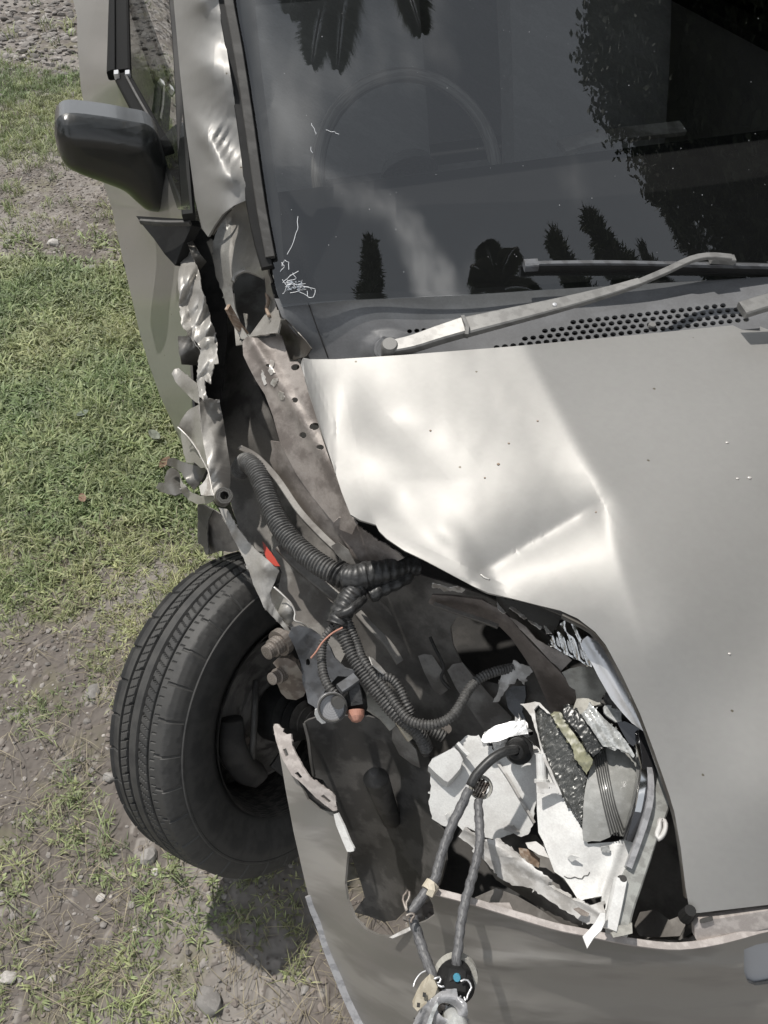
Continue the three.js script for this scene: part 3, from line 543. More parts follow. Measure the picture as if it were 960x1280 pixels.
// cabin seen through the glass
{
  const quad = (a, b, c, d, th, n = 1) => { const g = new THREE.BufferGeometry(); const nrm = b.clone().sub(a).cross(d.clone().sub(a)).normalize(); const o = nrm.clone().multiplyScalar(-th), pts = [a, b, c, d, ...[a, b, c, d].map(p => p.clone().add(o))]; const PO = [], IX = [[0, 1, 2, 3], [7, 6, 5, 4], [1, 0, 4, 5], [2, 1, 5, 6], [3, 2, 6, 7], [0, 3, 7, 4]]; for (const f of IX) for (const k of [0, 1, 2, 0, 2, 3]) PO.push(...pts[f[k]].toArray()); g.setAttribute('position', new THREE.Float32BufferAttribute(PO, 3)); g.setAttribute('uv', new THREE.Float32BufferAttribute(PO.filter((_, i) => i % 3 !== 1).slice(0, PO.length / 3 * 2), 2)); g.computeVertexNormals(); return g; };
  const dl = []; for (const u of [0.215, 0.3, 0.5, 0.7, 0.85, 1.0, 1.2, 1.4, 1.6]) dl.push([u, WB - WK * (u - 0.85) ** 2 - 0.03]);
  const dg = []; for (let i = 0; i < dl.length - 1; i++) { const [u0, f0] = dl[i], [u1, f1] = dl[i + 1]; dg.push(quad(C(u0, 0.935, f0), C(u1, 0.935, f1), C(u1, 0.95, -1.41), C(u0, 0.95, -1.41), 0.03)); dg.push(quad(C(u0, 0.949, -1.41), C(u1, 0.949, -1.41), C(u1, 0.55, -1.5), C(u0, 0.55, -1.5), 0.02)); }
  part('dashboard', dg, M.dash);
  const q = new THREE.TorusGeometry(0.185, 0.014, 10, 48); q.rotateX(-0.55); q.rotateY(Math.atan2(FWD.x, FWD.z)); const tc = C(0.505, 0.885, -1.55); q.translate(tc.x, tc.y, tc.z);
  const hub = turned([[0, 0.03], [0.05, 0.025], [0.06, 0], [0, 0]], tc, V(-FWD.x, 0.6, -FWD.z)); const sp = bar([C(0.33, 0.885, -1.55), tc, C(0.68, 0.885, -1.55)], 0.03, 0.012);
  const sw = part('steering_wheel', q, M.primerGrey); sub(sw, 'hub', hub, M.rubber); sub(sw, 'spoke', sp, M.rubber);
  part('dash_trim_strip', bar([C(0.77, 0.957, -1.43), C(0.84, 0.964, -1.435), C(1.03, 0.964, -1.435)], 0.035, 0.012), M.primerGrey);
  for (const u of [0.5, 1.2]) {
    const s = part('seat', bar([C(u, 0.5, -2.05), C(u, 0.8, -2.15), C(u, 1.02, -2.24)], 0.46, 0.12, { up: FWD }), M.cabin);
    sub(s, 'headrest', bar([C(u, 1.08, -2.25), C(u, 1.22, -2.28)], 0.24, 0.09, { up: FWD }), M.cabin);
    sub(s, 'seat_cushion', bar([C(u, 0.48, -1.6), C(u, 0.45, -2.05)], 0.48, 0.12), M.cabin);
  }
  part('cabin_floor', quad(C(0.15, 0.3, -1.3), C(1.6, 0.3, -1.3), C(1.6, 0.3, -3.6), C(0.15, 0.3, -3.6), 0.02), M.dash);
  const rl = []; const rp = [[-1.56, 1.405], [-1.8, 1.455], [-2.3, 1.48], [-3.0, 1.45], [-3.4, 1.38]]; for (let i = 0; i < 4; i++) rl.push(quad(C(0.26, rp[i][1], rp[i][0]), C(1.46, rp[i][1], rp[i][0]), C(1.46, rp[i + 1][1], rp[i + 1][0]), C(0.26, rp[i + 1][1], rp[i + 1][0]), 0.025));
  part('roof', rl, M.paint);
  part('headliner', quad(C(0.2, 1.40, -1.62), C(1.6, 1.40, -1.62), C(1.6, 1.36, -3.3), C(0.2, 1.36, -3.3), 0.02), M.dash);
  part('rear_panel', [quad(C(0.2, 0.3, -3.75), C(1.55, 0.3, -3.75), C(1.55, 0.95, -3.75), C(0.2, 0.95, -3.75), 0.03), quad(C(0.2, 0.95, -3.75), C(1.55, 0.95, -3.75), C(1.46, 1.36, -3.42), C(0.26, 1.36, -3.42), 0.01)], M.paint);
  part('far_body_side', [quad(C(1.63, 0.25, -0.5), C(1.63, 0.25, -3.75), C(1.63, 0.93, -3.75), C(1.63, 0.9, -0.5), 0.03)], M.paint);
  part('far_side_glass', quad(C(1.62, 0.93, -1.3), C(1.62, 0.93, -3.7), C(1.48, 1.39, -3.3), C(1.48, 1.39, -1.6), 0.004), M.tint);  // dark tint added to dim the bright outdoors behind the cabin
  part('far_door_trim', bar([C(1.6, .945, -1.2), C(1.6, .945, -3.7)], .12, .03), M.dash);
  part('rear_seat', bar([C(0.86, .4, -2.85), C(0.86, .9, -3.0), C(0.86, 1.12, -3.05)], 1.3, .14, { up: FWD }), M.cabin);
  part('rear_shelf', quad(C(0.2, 1.0, -3.1), C(1.55, 1.0, -3.1), C(1.5, 1.34, -3.3), C(0.24, 1.34, -3.3), 0.02), M.dash);
  part('far_pillar', bar([C(1.6, 0.93, -1.04), C(1.47, 1.41, -1.6)], 0.07, 0.05), M.dash);
}
// bonnet
{
  const ctrl = [[378, 447, .952], [500, 443, .953], [640, 432, .951], [800, 418, .95], [960, 402, .952], [1200, 388, .952], [1500, 390, .94], [404, 550, .912], [436, 642, .900], [520, 695, .884], [600, 738, .868], [680, 757, .860], [750, 800, .843], [800, 890, .800], [838, 1000, .747], [857, 1120, .692],
    [560, 560, .922], [700, 560, .918], [640, 650, .896], [500, 620, .898], [760, 700, .887], [830, 800, .858], [960, 800, .858], [960, 1000, .782], [960, 1135, .697], [1200, 1000, .79], [1200, 1135, .70], [1500, 900, .83], [1500, 1135, .70], [960, 600, .925], [1200, 700, .90]];
  const cl = [[655, 430], [745, 600], [800, 800], [840, 950], [866, 1100]];
  const segD = (x, y, a, b) => { const dx = b[0] - a[0], dy = b[1] - a[1], L = Math.hypot(dx, dy); return [((x - a[0]) * dx + (y - a[1]) * dy) / (L * L), ((x - a[0]) * dy - (y - a[1]) * dx) / L]; };
  const creaseX = y => { for (let i = 0; i < cl.length - 1; i++) if (y < cl[i + 1][1] || i === cl.length - 2) { const t = (y - cl[i][1]) / (cl[i + 1][1] - cl[i][1]); return cl[i][0] + t * (cl[i + 1][0] - cl[i][0]); } };
  const soft = (d, k) => d / k > 30 ? d : k * Math.log(1 + Math.exp(d / k));
  const gs = (x, y, cx, cy, rx, ry, a = 0) => { const c = Math.cos(a), s = Math.sin(a), u = ((x - cx) * c + (y - cy) * s) / rx, v = (-(x - cx) * s + (y - cy) * c) / ry; return Math.exp(-u * u - v * v); };
  const bump = (x, y) => {
    let h = 0; const d = creaseX(y) - x;
    h -= (0.000135 - 0.00003 * sst(600, 720, y)) * soft(d, 1.6 + 0.004 * Math.max(0, y - 640)); h -= (0.00007 + 0.00004 * sst(500, 640, y)) * soft(-d, 1.6 + 0.004 * Math.max(0, y - 640)) * (1 - .5 * sst(700, 1050, y));
    { const [t2, p2] = segD(x, y, [474, 640], [602, 716]); h -= 0.00016 * soft(-p2, 1.8) * sst(-.15, .05, t2) * (1 - sst(.95, 1.1, t2)); }
    // folded valley
    const [t, p] = segD(x, y, [602, 716], [742, 636]);          // p > 0 towards the windscreen
    const A = 0.015 * sst(-0.12, 0.1, t) * (1 - sst(0.82, 1.22, t)), q = Math.sqrt(p * p + 40);
    h -= A * Math.exp(-q / (p > 0 ? 42 : 32));
    h += 0.003 * gs(x, y, 660, 600, 110, 50, -0.4);
    h += 0.0065 * gs(x, y, 492, 520, 55, 42) - 0.004 * gs(x, y, 430, 500, 36, 60) - 0.004 * gs(x, y, 510, 645, 50, 34);
    // bent rim on the torn side
    h -= 0.0045 * gs(x, y, 560, 690, 60, 16, 0.5);
    h += 0.0012 * fbm(x / 90, y / 90, 3.1, 3) * (0.3 + sst(-20, 60, d));
    const e = x < 420 ? Math.exp(-(x - 376 - 0.25 * (y - 447)) / 9) : 0; h += 0.006 * Math.min(1, e) * sst(620, 520, y);
    return h;
  };
  const out = [[379, 447], [388, 449], [420, 449], [500, 444], [640, 433], [800, 418], [960, 402], [1200, 388], [1500, 390], [1500, 1134], [1200, 1138], [1050, 1138], [960, 1131], [900, 1138], [866, 1142], [861, 1132], [857, 1110], [851, 1060], [843, 1015], [832, 980], [818, 940], [800, 892], [778, 845], [757, 806], [744, 790], [722, 773], [700, 763], [675, 757], [640, 748], [610, 741], [590, 732], [560, 716], [530, 700], [505, 688], [483, 673], [474, 664], [470, 656], [450, 650], [438, 643], [427, 615], [414, 575], [404, 545], [392, 505], [382, 475], [376, 456]];
  const hood = part('bonnet', sheet({ out, ctrl, lam: .008, bump, cell: 5, thick: 0.003 }), M.paint);
  const hf = tps(ctrl, .008);
  KEEP.hood = (x, y, o = 0) => P(x, y, hf(x, y) + bump(x, y) + o);
  const inner = [[404, 548], [438, 646], [483, 677], [530, 706], [590, 737], [640, 753], [700, 768], [742, 792], [776, 847], [798, 893], [816, 942], [841, 1016], [849, 1062], [856, 1120]];
  sub(hood, 'bonnet_inner_edge', bar(inner.slice(6).map(q => P(q[0] + 3, q[1] + 1, hf(q[0] + 8, q[1]) + bump(q[0] + 8, q[1]) - 0.007)), 0.006, 0.009), M.crushDark);
  sub(hood, 'bonnet_inner_frame', sheet({ out: [[410, 560], [700, 600], [1500, 560], [1500, 1120], [880, 1120], [812, 900], [750, 790], [640, 742], [520, 690], [440, 635]], map: (x, y) => P(x, y, hf(x, y) + bump(x, y) - 0.05), cell: 30, thick: 0.004 }), M.bay);
  // torn flake of paint under the rim, bright scratch at the fold
  sub(hood, 'torn_flake', sheet({ out: cE([[600, 440], [650, 452], [680, 462], [730, 455], [765, 470], [750, 485], [700, 474], [660, 480], [640, 462], [600, 460]]), ctrl: [[540, 732, .795], [580, 740, .79], [560, 735, .797]], cell: 3, jag: 0.6, jagStep: 2 }), M.torn);
  sub(hood, 'scratch', tube([KEEP.hood(601, 718, .001), KEEP.hood(606, 722, .0012), KEEP.hood(612, 724, .001)], 0.0011, { m: 5 }), M.torn);
  for (const [x, y, r] of [[922, 598, .0016], [937, 597, .0022], [909, 553, .0017], [623, 580, .0018], [636, 554, .0012], [606, 597, .0011], [672, 526, .0012], [538, 538, .0013], [745, 640, .001], [912, 817, .0014]]) { const p = KEEP.hood(x, y, .0004), g = new THREE.IcosahedronGeometry(r, 1); g.scale(1.2, 0.4, 1); g.translate(p.x, p.y, p.z); sub(hood, 'dirt_speck', g, x > 900 ? M.torn : M.rust); }
}
// plenum panel under the windscreen with its hole grille
const cowlCtrl = [[345, 373, .948], [600, 367, .946], [960, 346, .950], [1200, 333, .948], [1500, 345, .94], [500, 449, .885], [380, 445, .875], [640, 438, .905], [960, 408, .930], [1200, 395, .93], [1500, 400, .92], [470, 410, .918], [800, 385, .934], [355, 405, .925]];
const cowlF = tps(cowlCtrl);
{
  const vent = [[588, 442], [640, 424], [735, 393], [800, 380], [865, 367], [905, 371], [948, 398], [950, 410], [800, 425], [640, 440]];
  const bump = (x, y) => { const d = Math.hypot(x - 486, (y - 438) * 1.25); return 0.006 * (1 - sst(24, 31, d)) + 0.0014 * Math.exp(-((d - 29) ** 2) / 12) - 0.004 * Math.exp(-(((x - 390) / 40) ** 2) - ((y - 400) / 25) ** 2); };
  const small = [[512, 414], [521, 413.3], [530, 412.6], [539, 411.9]].map(q => ellipse(q[0], q[1], 3.3, 2.6, 8));
  const cw = part('cowl_panel', sheet({ out: [[343, 373], [360, 374], [430, 375], [600, 367], [780, 356], [960, 346], [1200, 333], [1500, 345], [1500, 420], [1200, 408], [960, 420], [800, 436], [640, 452], [500, 462], [395, 462], [372, 420], [352, 395]], holes: [vent, ...small], ctrl: cowlCtrl, bump, cell: 6, thick: 0.003 }), M.cowl);
  const holes = [];
  const inside = (x, y, poly) => { let r = false; for (let i = 0, j = poly.length - 1; i < poly.length; j = i++) if ((poly[i][1] > y) !== (poly[j][1] > y) && x < (poly[j][0] - poly[i][0]) * (y - poly[i][1]) / (poly[j][1] - poly[i][1]) + poly[i][0]) r = !r; return r; };
  const zone = [[598, 438], [640, 427], [740, 394], [905, 376], [941, 401], [800, 421], [640, 436]];
  for (let j = -1; j < 12; j++) for (let i = -20; i < 45; i++) { const x = 600 + i * 10.4 + j * 4.2, y = 436.5 - i * 1.16 - j * 7.4; if (inside(x, y, zone)) holes.push(ellipse(x, y, 3.9, 2.9, 8)); }
  const vf = tps(cowlCtrl);
  const rim = (x, y) => 0.004;
  const vg = part('vent_grille', sheet({ out: vent, holes, map: (x, y) => P(x, y, vf(x, y) + 0.004), cell: 12, thick: 0.005 }), M.cowl);
  const s = P(815, 407, vf(815, 407) + 0.006); sub(vg, 'screw', turned([[0, .004], [.005, .003], [.006, 0], [0, 0]], s, V(0, 1, .2), 12), M.arm);
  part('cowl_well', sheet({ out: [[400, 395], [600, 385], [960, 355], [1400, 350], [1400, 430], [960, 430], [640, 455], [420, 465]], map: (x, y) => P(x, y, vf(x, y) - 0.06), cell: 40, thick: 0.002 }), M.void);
  // cracks in the cowl corner
  sub(cw, 'crack', tube([[384, 375, cowlF(384, 375) + .0008], [390, 392, cowlF(390, 392) + .0008], [400, 420, cowlF(400, 420) + .0008], [410, 447, cowlF(410, 447) + .0008]], 0.0009, { m: 4 }), M.void);
}
// wipers
{
  const onW = (x, y, o) => PG(x, y, (a, b) => wsG(a, b) + o);
  const piv = P(487, 437, .944);
  const w = part('wiper_arm', bar([P(487, 436, .928), P(515, 430, .936), P(548, 419, .949), P(580, 409, .960)], s => 0.022 + 0.007 * s, 0.014), M.arm);
  sub(w, 'arm_blade', bar([P(578, 410, .959), P(620, 400, .967), P(700, 381, .980), P(760, 365, .99), P(799, 353, .999)], s => 0.031 - 0.019 * s, s => 0.012 - 0.004 * s), M.arm);
  sub(w, 'arm_hook', bar([P(797, 354, .999), P(830, 340, 1.004), P(868, 323, 1.012), P(888, 320, 1.014), P(914, 322, 1.012)], 0.010, 0.006), M.arm);
  sub(w, 'pivot_nut', turned([[0, .016], [.010, .0155], [.0125, .010], [.0125, -.012], [0, -.012]], P(487, 437, .926), V(0, 1, .4)), M.arm);
  sub(w, 'pivot_collar', turned([[.014, .002], [.021, .004], [.024, .001], [.024, -.01], [.014, -.01]], P(488, 437, .903), V(0, 1, .4)), M.cowl);
  sub(w, 'hinge', bar([P(578, 399, .964), P(584, 412, .962), P(583, 420, .957)], 0.006, 0.014), M.arm);
  sub(w, 'rivet', turned([[0, .003], [.003, .002], [.0035, 0], [0, 0]], P(693, 381.5, .991), V(0, 1, .25), 10), M.silver);
  const bl = part('wiper_blade', bar([onW(657, 334, .012), onW(750, 334, .012), onW(870, 334, .012), onW(1000, 337, .012), onW(1150, 340, .012)], 0.012, 0.014), M.blackTrim);
  sub(bl, 'blade_spine', bar([onW(657, 330, .022), onW(750, 329, .022), onW(870, 331, .022), onW(1000, 334, .022), onW(1150, 337, .022)], 0.007, 0.006), M.bluegrey);
  sub(bl, 'end_cap', bar([onW(655, 332, .017), onW(672, 331, .017)], 0.016, 0.012), M.bluegrey);
  sub(bl, 'blade_clip', bar([onW(888, 323, .03), onW(917, 325, .03)], 0.014, 0.010), M.arm);
  part('passenger_wiper_arm', bar([P(927, 388, .968), P(960, 378, .975), P(1100, 352, .985)], 0.024, 0.012), M.arm);
}
// pillar, its seals, side glass
{
  const wp = (x, y, o) => PG(x, y, (a, b) => wsG(a, b) + o);
  const rEdge = [[262, -110], [273, 0], [283, 60], [296, 145], [304, 205], [309, 255], [318, 300], [328, 335]];
  const hAt = (x, y) => wp(x, y, 0).y;
  const ctrl = []; for (const q of rEdge) ctrl.push([q[0], q[1], hAt(q[0], q[1]) + 0.004]);
  for (const q of [[204, -110], [217, 0], [224, 80], [232, 160], [240, 220], [252, 285]]) ctrl.push([q[0], q[1], hAt(q[0] + 55, q[1]) - 0.042]);
  for (const q of [[236, -110], [248, 0], [255, 80], [264, 160], [272, 220], [282, 265]]) ctrl.push([q[0], q[1], hAt(q[0] + 30, q[1]) + 0.002]);
  const gs = (x, y, cx, cy, rx, ry, a) => { const c = Math.cos(a), s = Math.sin(a), u = ((x - cx) * c + (y - cy) * s) / rx, v = (-(x - cx) * s + (y - cy) * c) / ry; return Math.exp(-u * u - v * v); };
  const bump = (x, y) => -0.010 * gs(x, y, 282, 170, 22, 42, -0.5) + 0.007 * gs(x, y, 262, 180, 9, 40, -0.55) + 0.004 * gs(x, y, 288, 222, 14, 10, 0.3) + (y > 120 && y < 220 ? 0.0008 * Math.sin((x * 0.8 + y * 0.45) * 0.7) * gs(x, y, 275, 172, 16, 34, -0.5) : 0) + 0.0008 * fbm(x / 14, y / 14, 2, 2);
  const pl = part('front_pillar', sheet({ out: [[204, -110], [262, -110], [273, 0], [283, 60], [296, 145], [304, 205], [309, 250], [292, 257], [278, 268], [268, 282], [260, 296], [252, 285], [244, 250], [240, 220], [232, 160], [224, 80], [217, 0]], ctrl, bump, cell: 4, thick: 0.004 }), M.paint);
  // crumpled foot of the pillar
  const c2 = [[309, 252, hAt(309, 252) - .012], [328, 335, hAt(328, 335) - .01], [262, 300, .90], [268, 350, .86], [285, 400, .85], [352, 415, .915], [300, 430, .86], [335, 370, .905], [300, 320, .92], [300, 268, .945]];
  const rec = cA([[432, 570], [440, 520], [470, 485], [515, 472], [570, 490], [628, 515], [636, 600], [634, 700], [650, 780], [655, 850], [530, 872], [490, 810], [450, 700]]);
  const foot = part('crumpled_pillar_foot', sheet({ out: [[309, 249], [313, 275], [321, 315], [327, 331], [335, 338], [340, 360], [346, 380], [351, 400], [347, 416], [320, 420], [302, 424], [295, 412], [288, 395], [280, 372], [270, 345], [266, 318], [266, 302], [272, 285], [285, 266], [296, 256]], holes: [rec], ctrl: c2, bump: crumple(0.016, 26, 4.4), cell: 3, jag: 0.7, thick: 0.003 }), M.crush);
  sub(foot, 'recess_panel', sheet({ out: [[286, 335], [338, 330], [345, 425], [295, 432]], ctrl: [[290, 335, .84], [338, 330, .86], [345, 425, .83], [295, 432, .82]], cell: 8, bump: crumple(.006, 30, 2) }), M.crushDark);
  sub(foot, 'torn_lip', tube([[291, 352, .905], [296, 343, .912], [307, 338, .918], [318, 341, .915], [331, 347, .915]], 0.004, { m: 6 }), M.crush);
  sub(foot, 'rust_seam', tube(cA([[640, 610], [650, 660], [640, 700], [655, 745]]).map(q => [q[0], q[1], .905]), 0.003, { m: 6 }), M.rust);
  part('torn_pillar_edge', tube([[309, 252, .966], [297, 254, .956], [284, 263, .945], [273, 278, .93], [264, 292, .918]], 0.005, { m: 6 }), M.crushDark);
  part('rusty_bracket', bar(cA([[405, 690], [430, 735], [460, 790], [515, 860]]).map((q, i) => [q[0], q[1], [.90, .885, .87, .85][i]]), 0.012, 0.006), M.rust);
  part('pillar_seal', bar(rEdge.map(q => wp(q[0] + 6, q[1], 0.006)), 0.017, 0.014), M.blackTrim);
  part('windscreen_moulding', bar([[271, -110], [283, 0], [294, 60], [308, 150], [317, 215], [324, 262], [335, 322]].map(q => wp(q[0] + 3, q[1], 0.012)), 0.014, 0.012), M.rubber);
  part('seal_tail', bar([wp(335, 322, .01), P(340, 350, .945), P(349, 385, .93)], 0.007, 0.007), M.blackTrim);
  // side glass of the front door, its frame strip by the pillar
  const b1 = P(160, 0, .955), b2 = P(200, 190, .955), t1 = P(221, 0, 1.175), n = b2.clone().sub(b1).cross(t1.clone().sub(b1)).normalize();
  const gl = part('door_glass', sheet({ out: [[140, -120], [212, -120], [220, 0], [226, 100], [233, 215], [238, 262], [222, 262], [196, 180], [158, 95], [150, 0]], map: (x, y) => PP(x, y, b1, n), cell: 20, thick: 0 }), M.glass);
  part('glass_frame', bar([[211, -110, 1.29], [219, 0, 1.172], [224, 60, 1.13], [228, 130, 1.075], [231, 200, 1.015], [236, 272, .965]].map(q => P(q[0], q[1], q[2] + .003)), 0.020, 0.02), M.blackTrim);
}
// front door with mirror
{
  const belt = .95;
  const ctrl = [[97, 0, .66], [97, 60, .65], [100, 110, .64], [120, 200, .62], [140, 262, .61], [155, 330, .60], [175, 420, .60], [200, 500, .60], [226, 548, .60], [146, 0, .93], [147, 95, .935], [190, 165, .935], [228, 290, .90], [232, 330, .86], [228, 420, .76], [236, 500, .71], [244, 560, .68], [125, 60, .80], [170, 260, .78], [200, 380, .72]];
  const out = [[60, -120], [140, -120], [147, 0], [149, 95], [170, 140], [200, 190], [232, 270], [236, 310], [238, 350], [236, 420], [240, 500], [246, 560], [240, 590], [230, 565], [225, 546], [212, 520], [200, 495], [186, 455], [175, 418], [164, 370], [155, 330], [147, 295], [140, 262], [128, 225], [118, 190], [108, 145], [101, 110], [97, 60], [96, 20], [80, -50]];
  const door = part('front_door', sheet({ out, ctrl, cell: 7, thick: 0.004, bump: (x, y) => 0.0015 * fbm(x / 60, y / 60, 1, 2) }), M.door);
  const sil = [[97, 0, .66], [97, 60, .65], [100, 110, .64], [120, 200, .62], [140, 262, .61], [155, 330, .60], [175, 420, .60], [200, 500, .60], [226, 548, .60]].map(q => P(...q));
  const PO = [], IX = [], UV = []; sil.forEach((p, i) => { for (const [o, y] of [[0.004, p.y - 0.002], [0.02, 0.48], [0.055, 0.34], [0.10, 0.24]]) { PO.push(p.x + LAT.x * o, y, p.z + LAT.z * o); UV.push(p.z, y); } });
  for (let i = 0; i < sil.length - 1; i++) for (let j = 0; j < 3; j++) { const a = i * 4 + j; IX.push(a, a + 1, a + 4, a + 4, a + 1, a + 5); }
  const lg = new THREE.BufferGeometry(); lg.setAttribute('position', new THREE.Float32BufferAttribute(PO, 3)); lg.setAttribute('uv', new THREE.Float32BufferAttribute(UV, 2)); lg.setIndex(IX); lg.computeVertexNormals();
  sub(door, 'lower_door_skin', lg, M.door);
  sub(door, 'belt_moulding', bar([P(150, -120, .955), P(149, 0, .957), P(149, 60, .957), P(149, 93, .957)], 0.052, 0.02), M.beltBlack);
  sub(door, 'belt_lip', bar([P(141, -120, .962), P(142, 0, .964), P(142, 93, .964)], 0.012, 0.02), M.beltBlack);
  sub(door, 'belt_trim', bar([P(153, 96, .957), P(166, 120, .957), P(188, 160, .955), P(206, 190, .952)], s => 0.036, 0.016), M.beltBlack);
  sub(door, 'belt_trim_edge', bar([P(158, 96, .968), P(172, 122, .968), P(186, 146, .966)], 0.005, 0.006), M.rubber);
  for (const x of [146, 160]) sub(door, 'trim_cap', bar([P(x, 91, .968), P(x, 96, .968)], 0.011, 0.012), M.silver);
  // sail panel below the glass
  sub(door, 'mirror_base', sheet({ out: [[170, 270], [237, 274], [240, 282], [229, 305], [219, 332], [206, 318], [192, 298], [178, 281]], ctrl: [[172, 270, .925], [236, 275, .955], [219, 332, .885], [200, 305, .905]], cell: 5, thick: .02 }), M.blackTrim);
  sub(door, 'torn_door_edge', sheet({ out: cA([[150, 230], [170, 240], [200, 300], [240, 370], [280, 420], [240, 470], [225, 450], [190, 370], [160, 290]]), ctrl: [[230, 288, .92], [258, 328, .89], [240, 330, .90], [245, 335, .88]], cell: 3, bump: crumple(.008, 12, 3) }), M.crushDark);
  // mirror housing
  const pn = V(FWD.x * 0.9, -0.2, FWD.z).normalize(), pc = P(150, 200, .985);
  const ol = [[69, 178], [73, 163], [88, 156], [130, 160], [165, 166], [188, 171], [200, 184], [209, 212], [217, 240], [223, 262], [223, 276], [206, 276], [186, 274], [172, 264], [156, 250], [132, 240], [104, 230], [84, 220], [76, 208], [71, 192]];
  const olS = smoothLoop(ol, 4);
  const dist = (x, y) => { let m = 1e9; for (let k = 0; k < olS.length; k++) { const a = olS[k], b = olS[(k + 1) % olS.length], dx = b[0] - a[0], dy = b[1] - a[1], tt = clamp(((x - a[0]) * dx + (y - a[1]) * dy) / (dx * dx + dy * dy)); m = Math.min(m, Math.hypot(x - a[0] - tt * dx, y - a[1] - tt * dy)); } return m; };
  const MR = 26; // rounding of the rim, pixels
  const g = sheet({ out: olS, cell: 3, thick: 1, thickVec: V(-0.27, -0.05, -0.93).multiplyScalar(0.078), map: (x, y) => { const d = Math.min(1, dist(x, y) / MR), z = Math.sqrt(Math.max(0, 1 - (1 - d) * (1 - d))) - 1; return PP(x, y, pc, pn).addScaledVector(pn, z * 0.036 + 0.004 * Math.sin(clamp(dist(x, y) / 60) * 1.57)); } });
  const mir = part('door_mirror', g, M.blackGloss, car);
  sub(mir, 'mirror_joint', bar([P(176, 277, .943), P(205, 279, .95), P(238, 279, .958)], 0.006, 0.008), M.rubber);
  sub(mir, 'mirror_glass', (() => { const q = sheet({ out: [[100, 188], [180, 196], [196, 246], [110, 222]], map: (x, y) => PP(x, y, pc, pn).add(V(-0.27, -0.05, -0.93).multiplyScalar(0.083)), cell: 20, thick: .003 }); return q; })(), M.chrome);
}
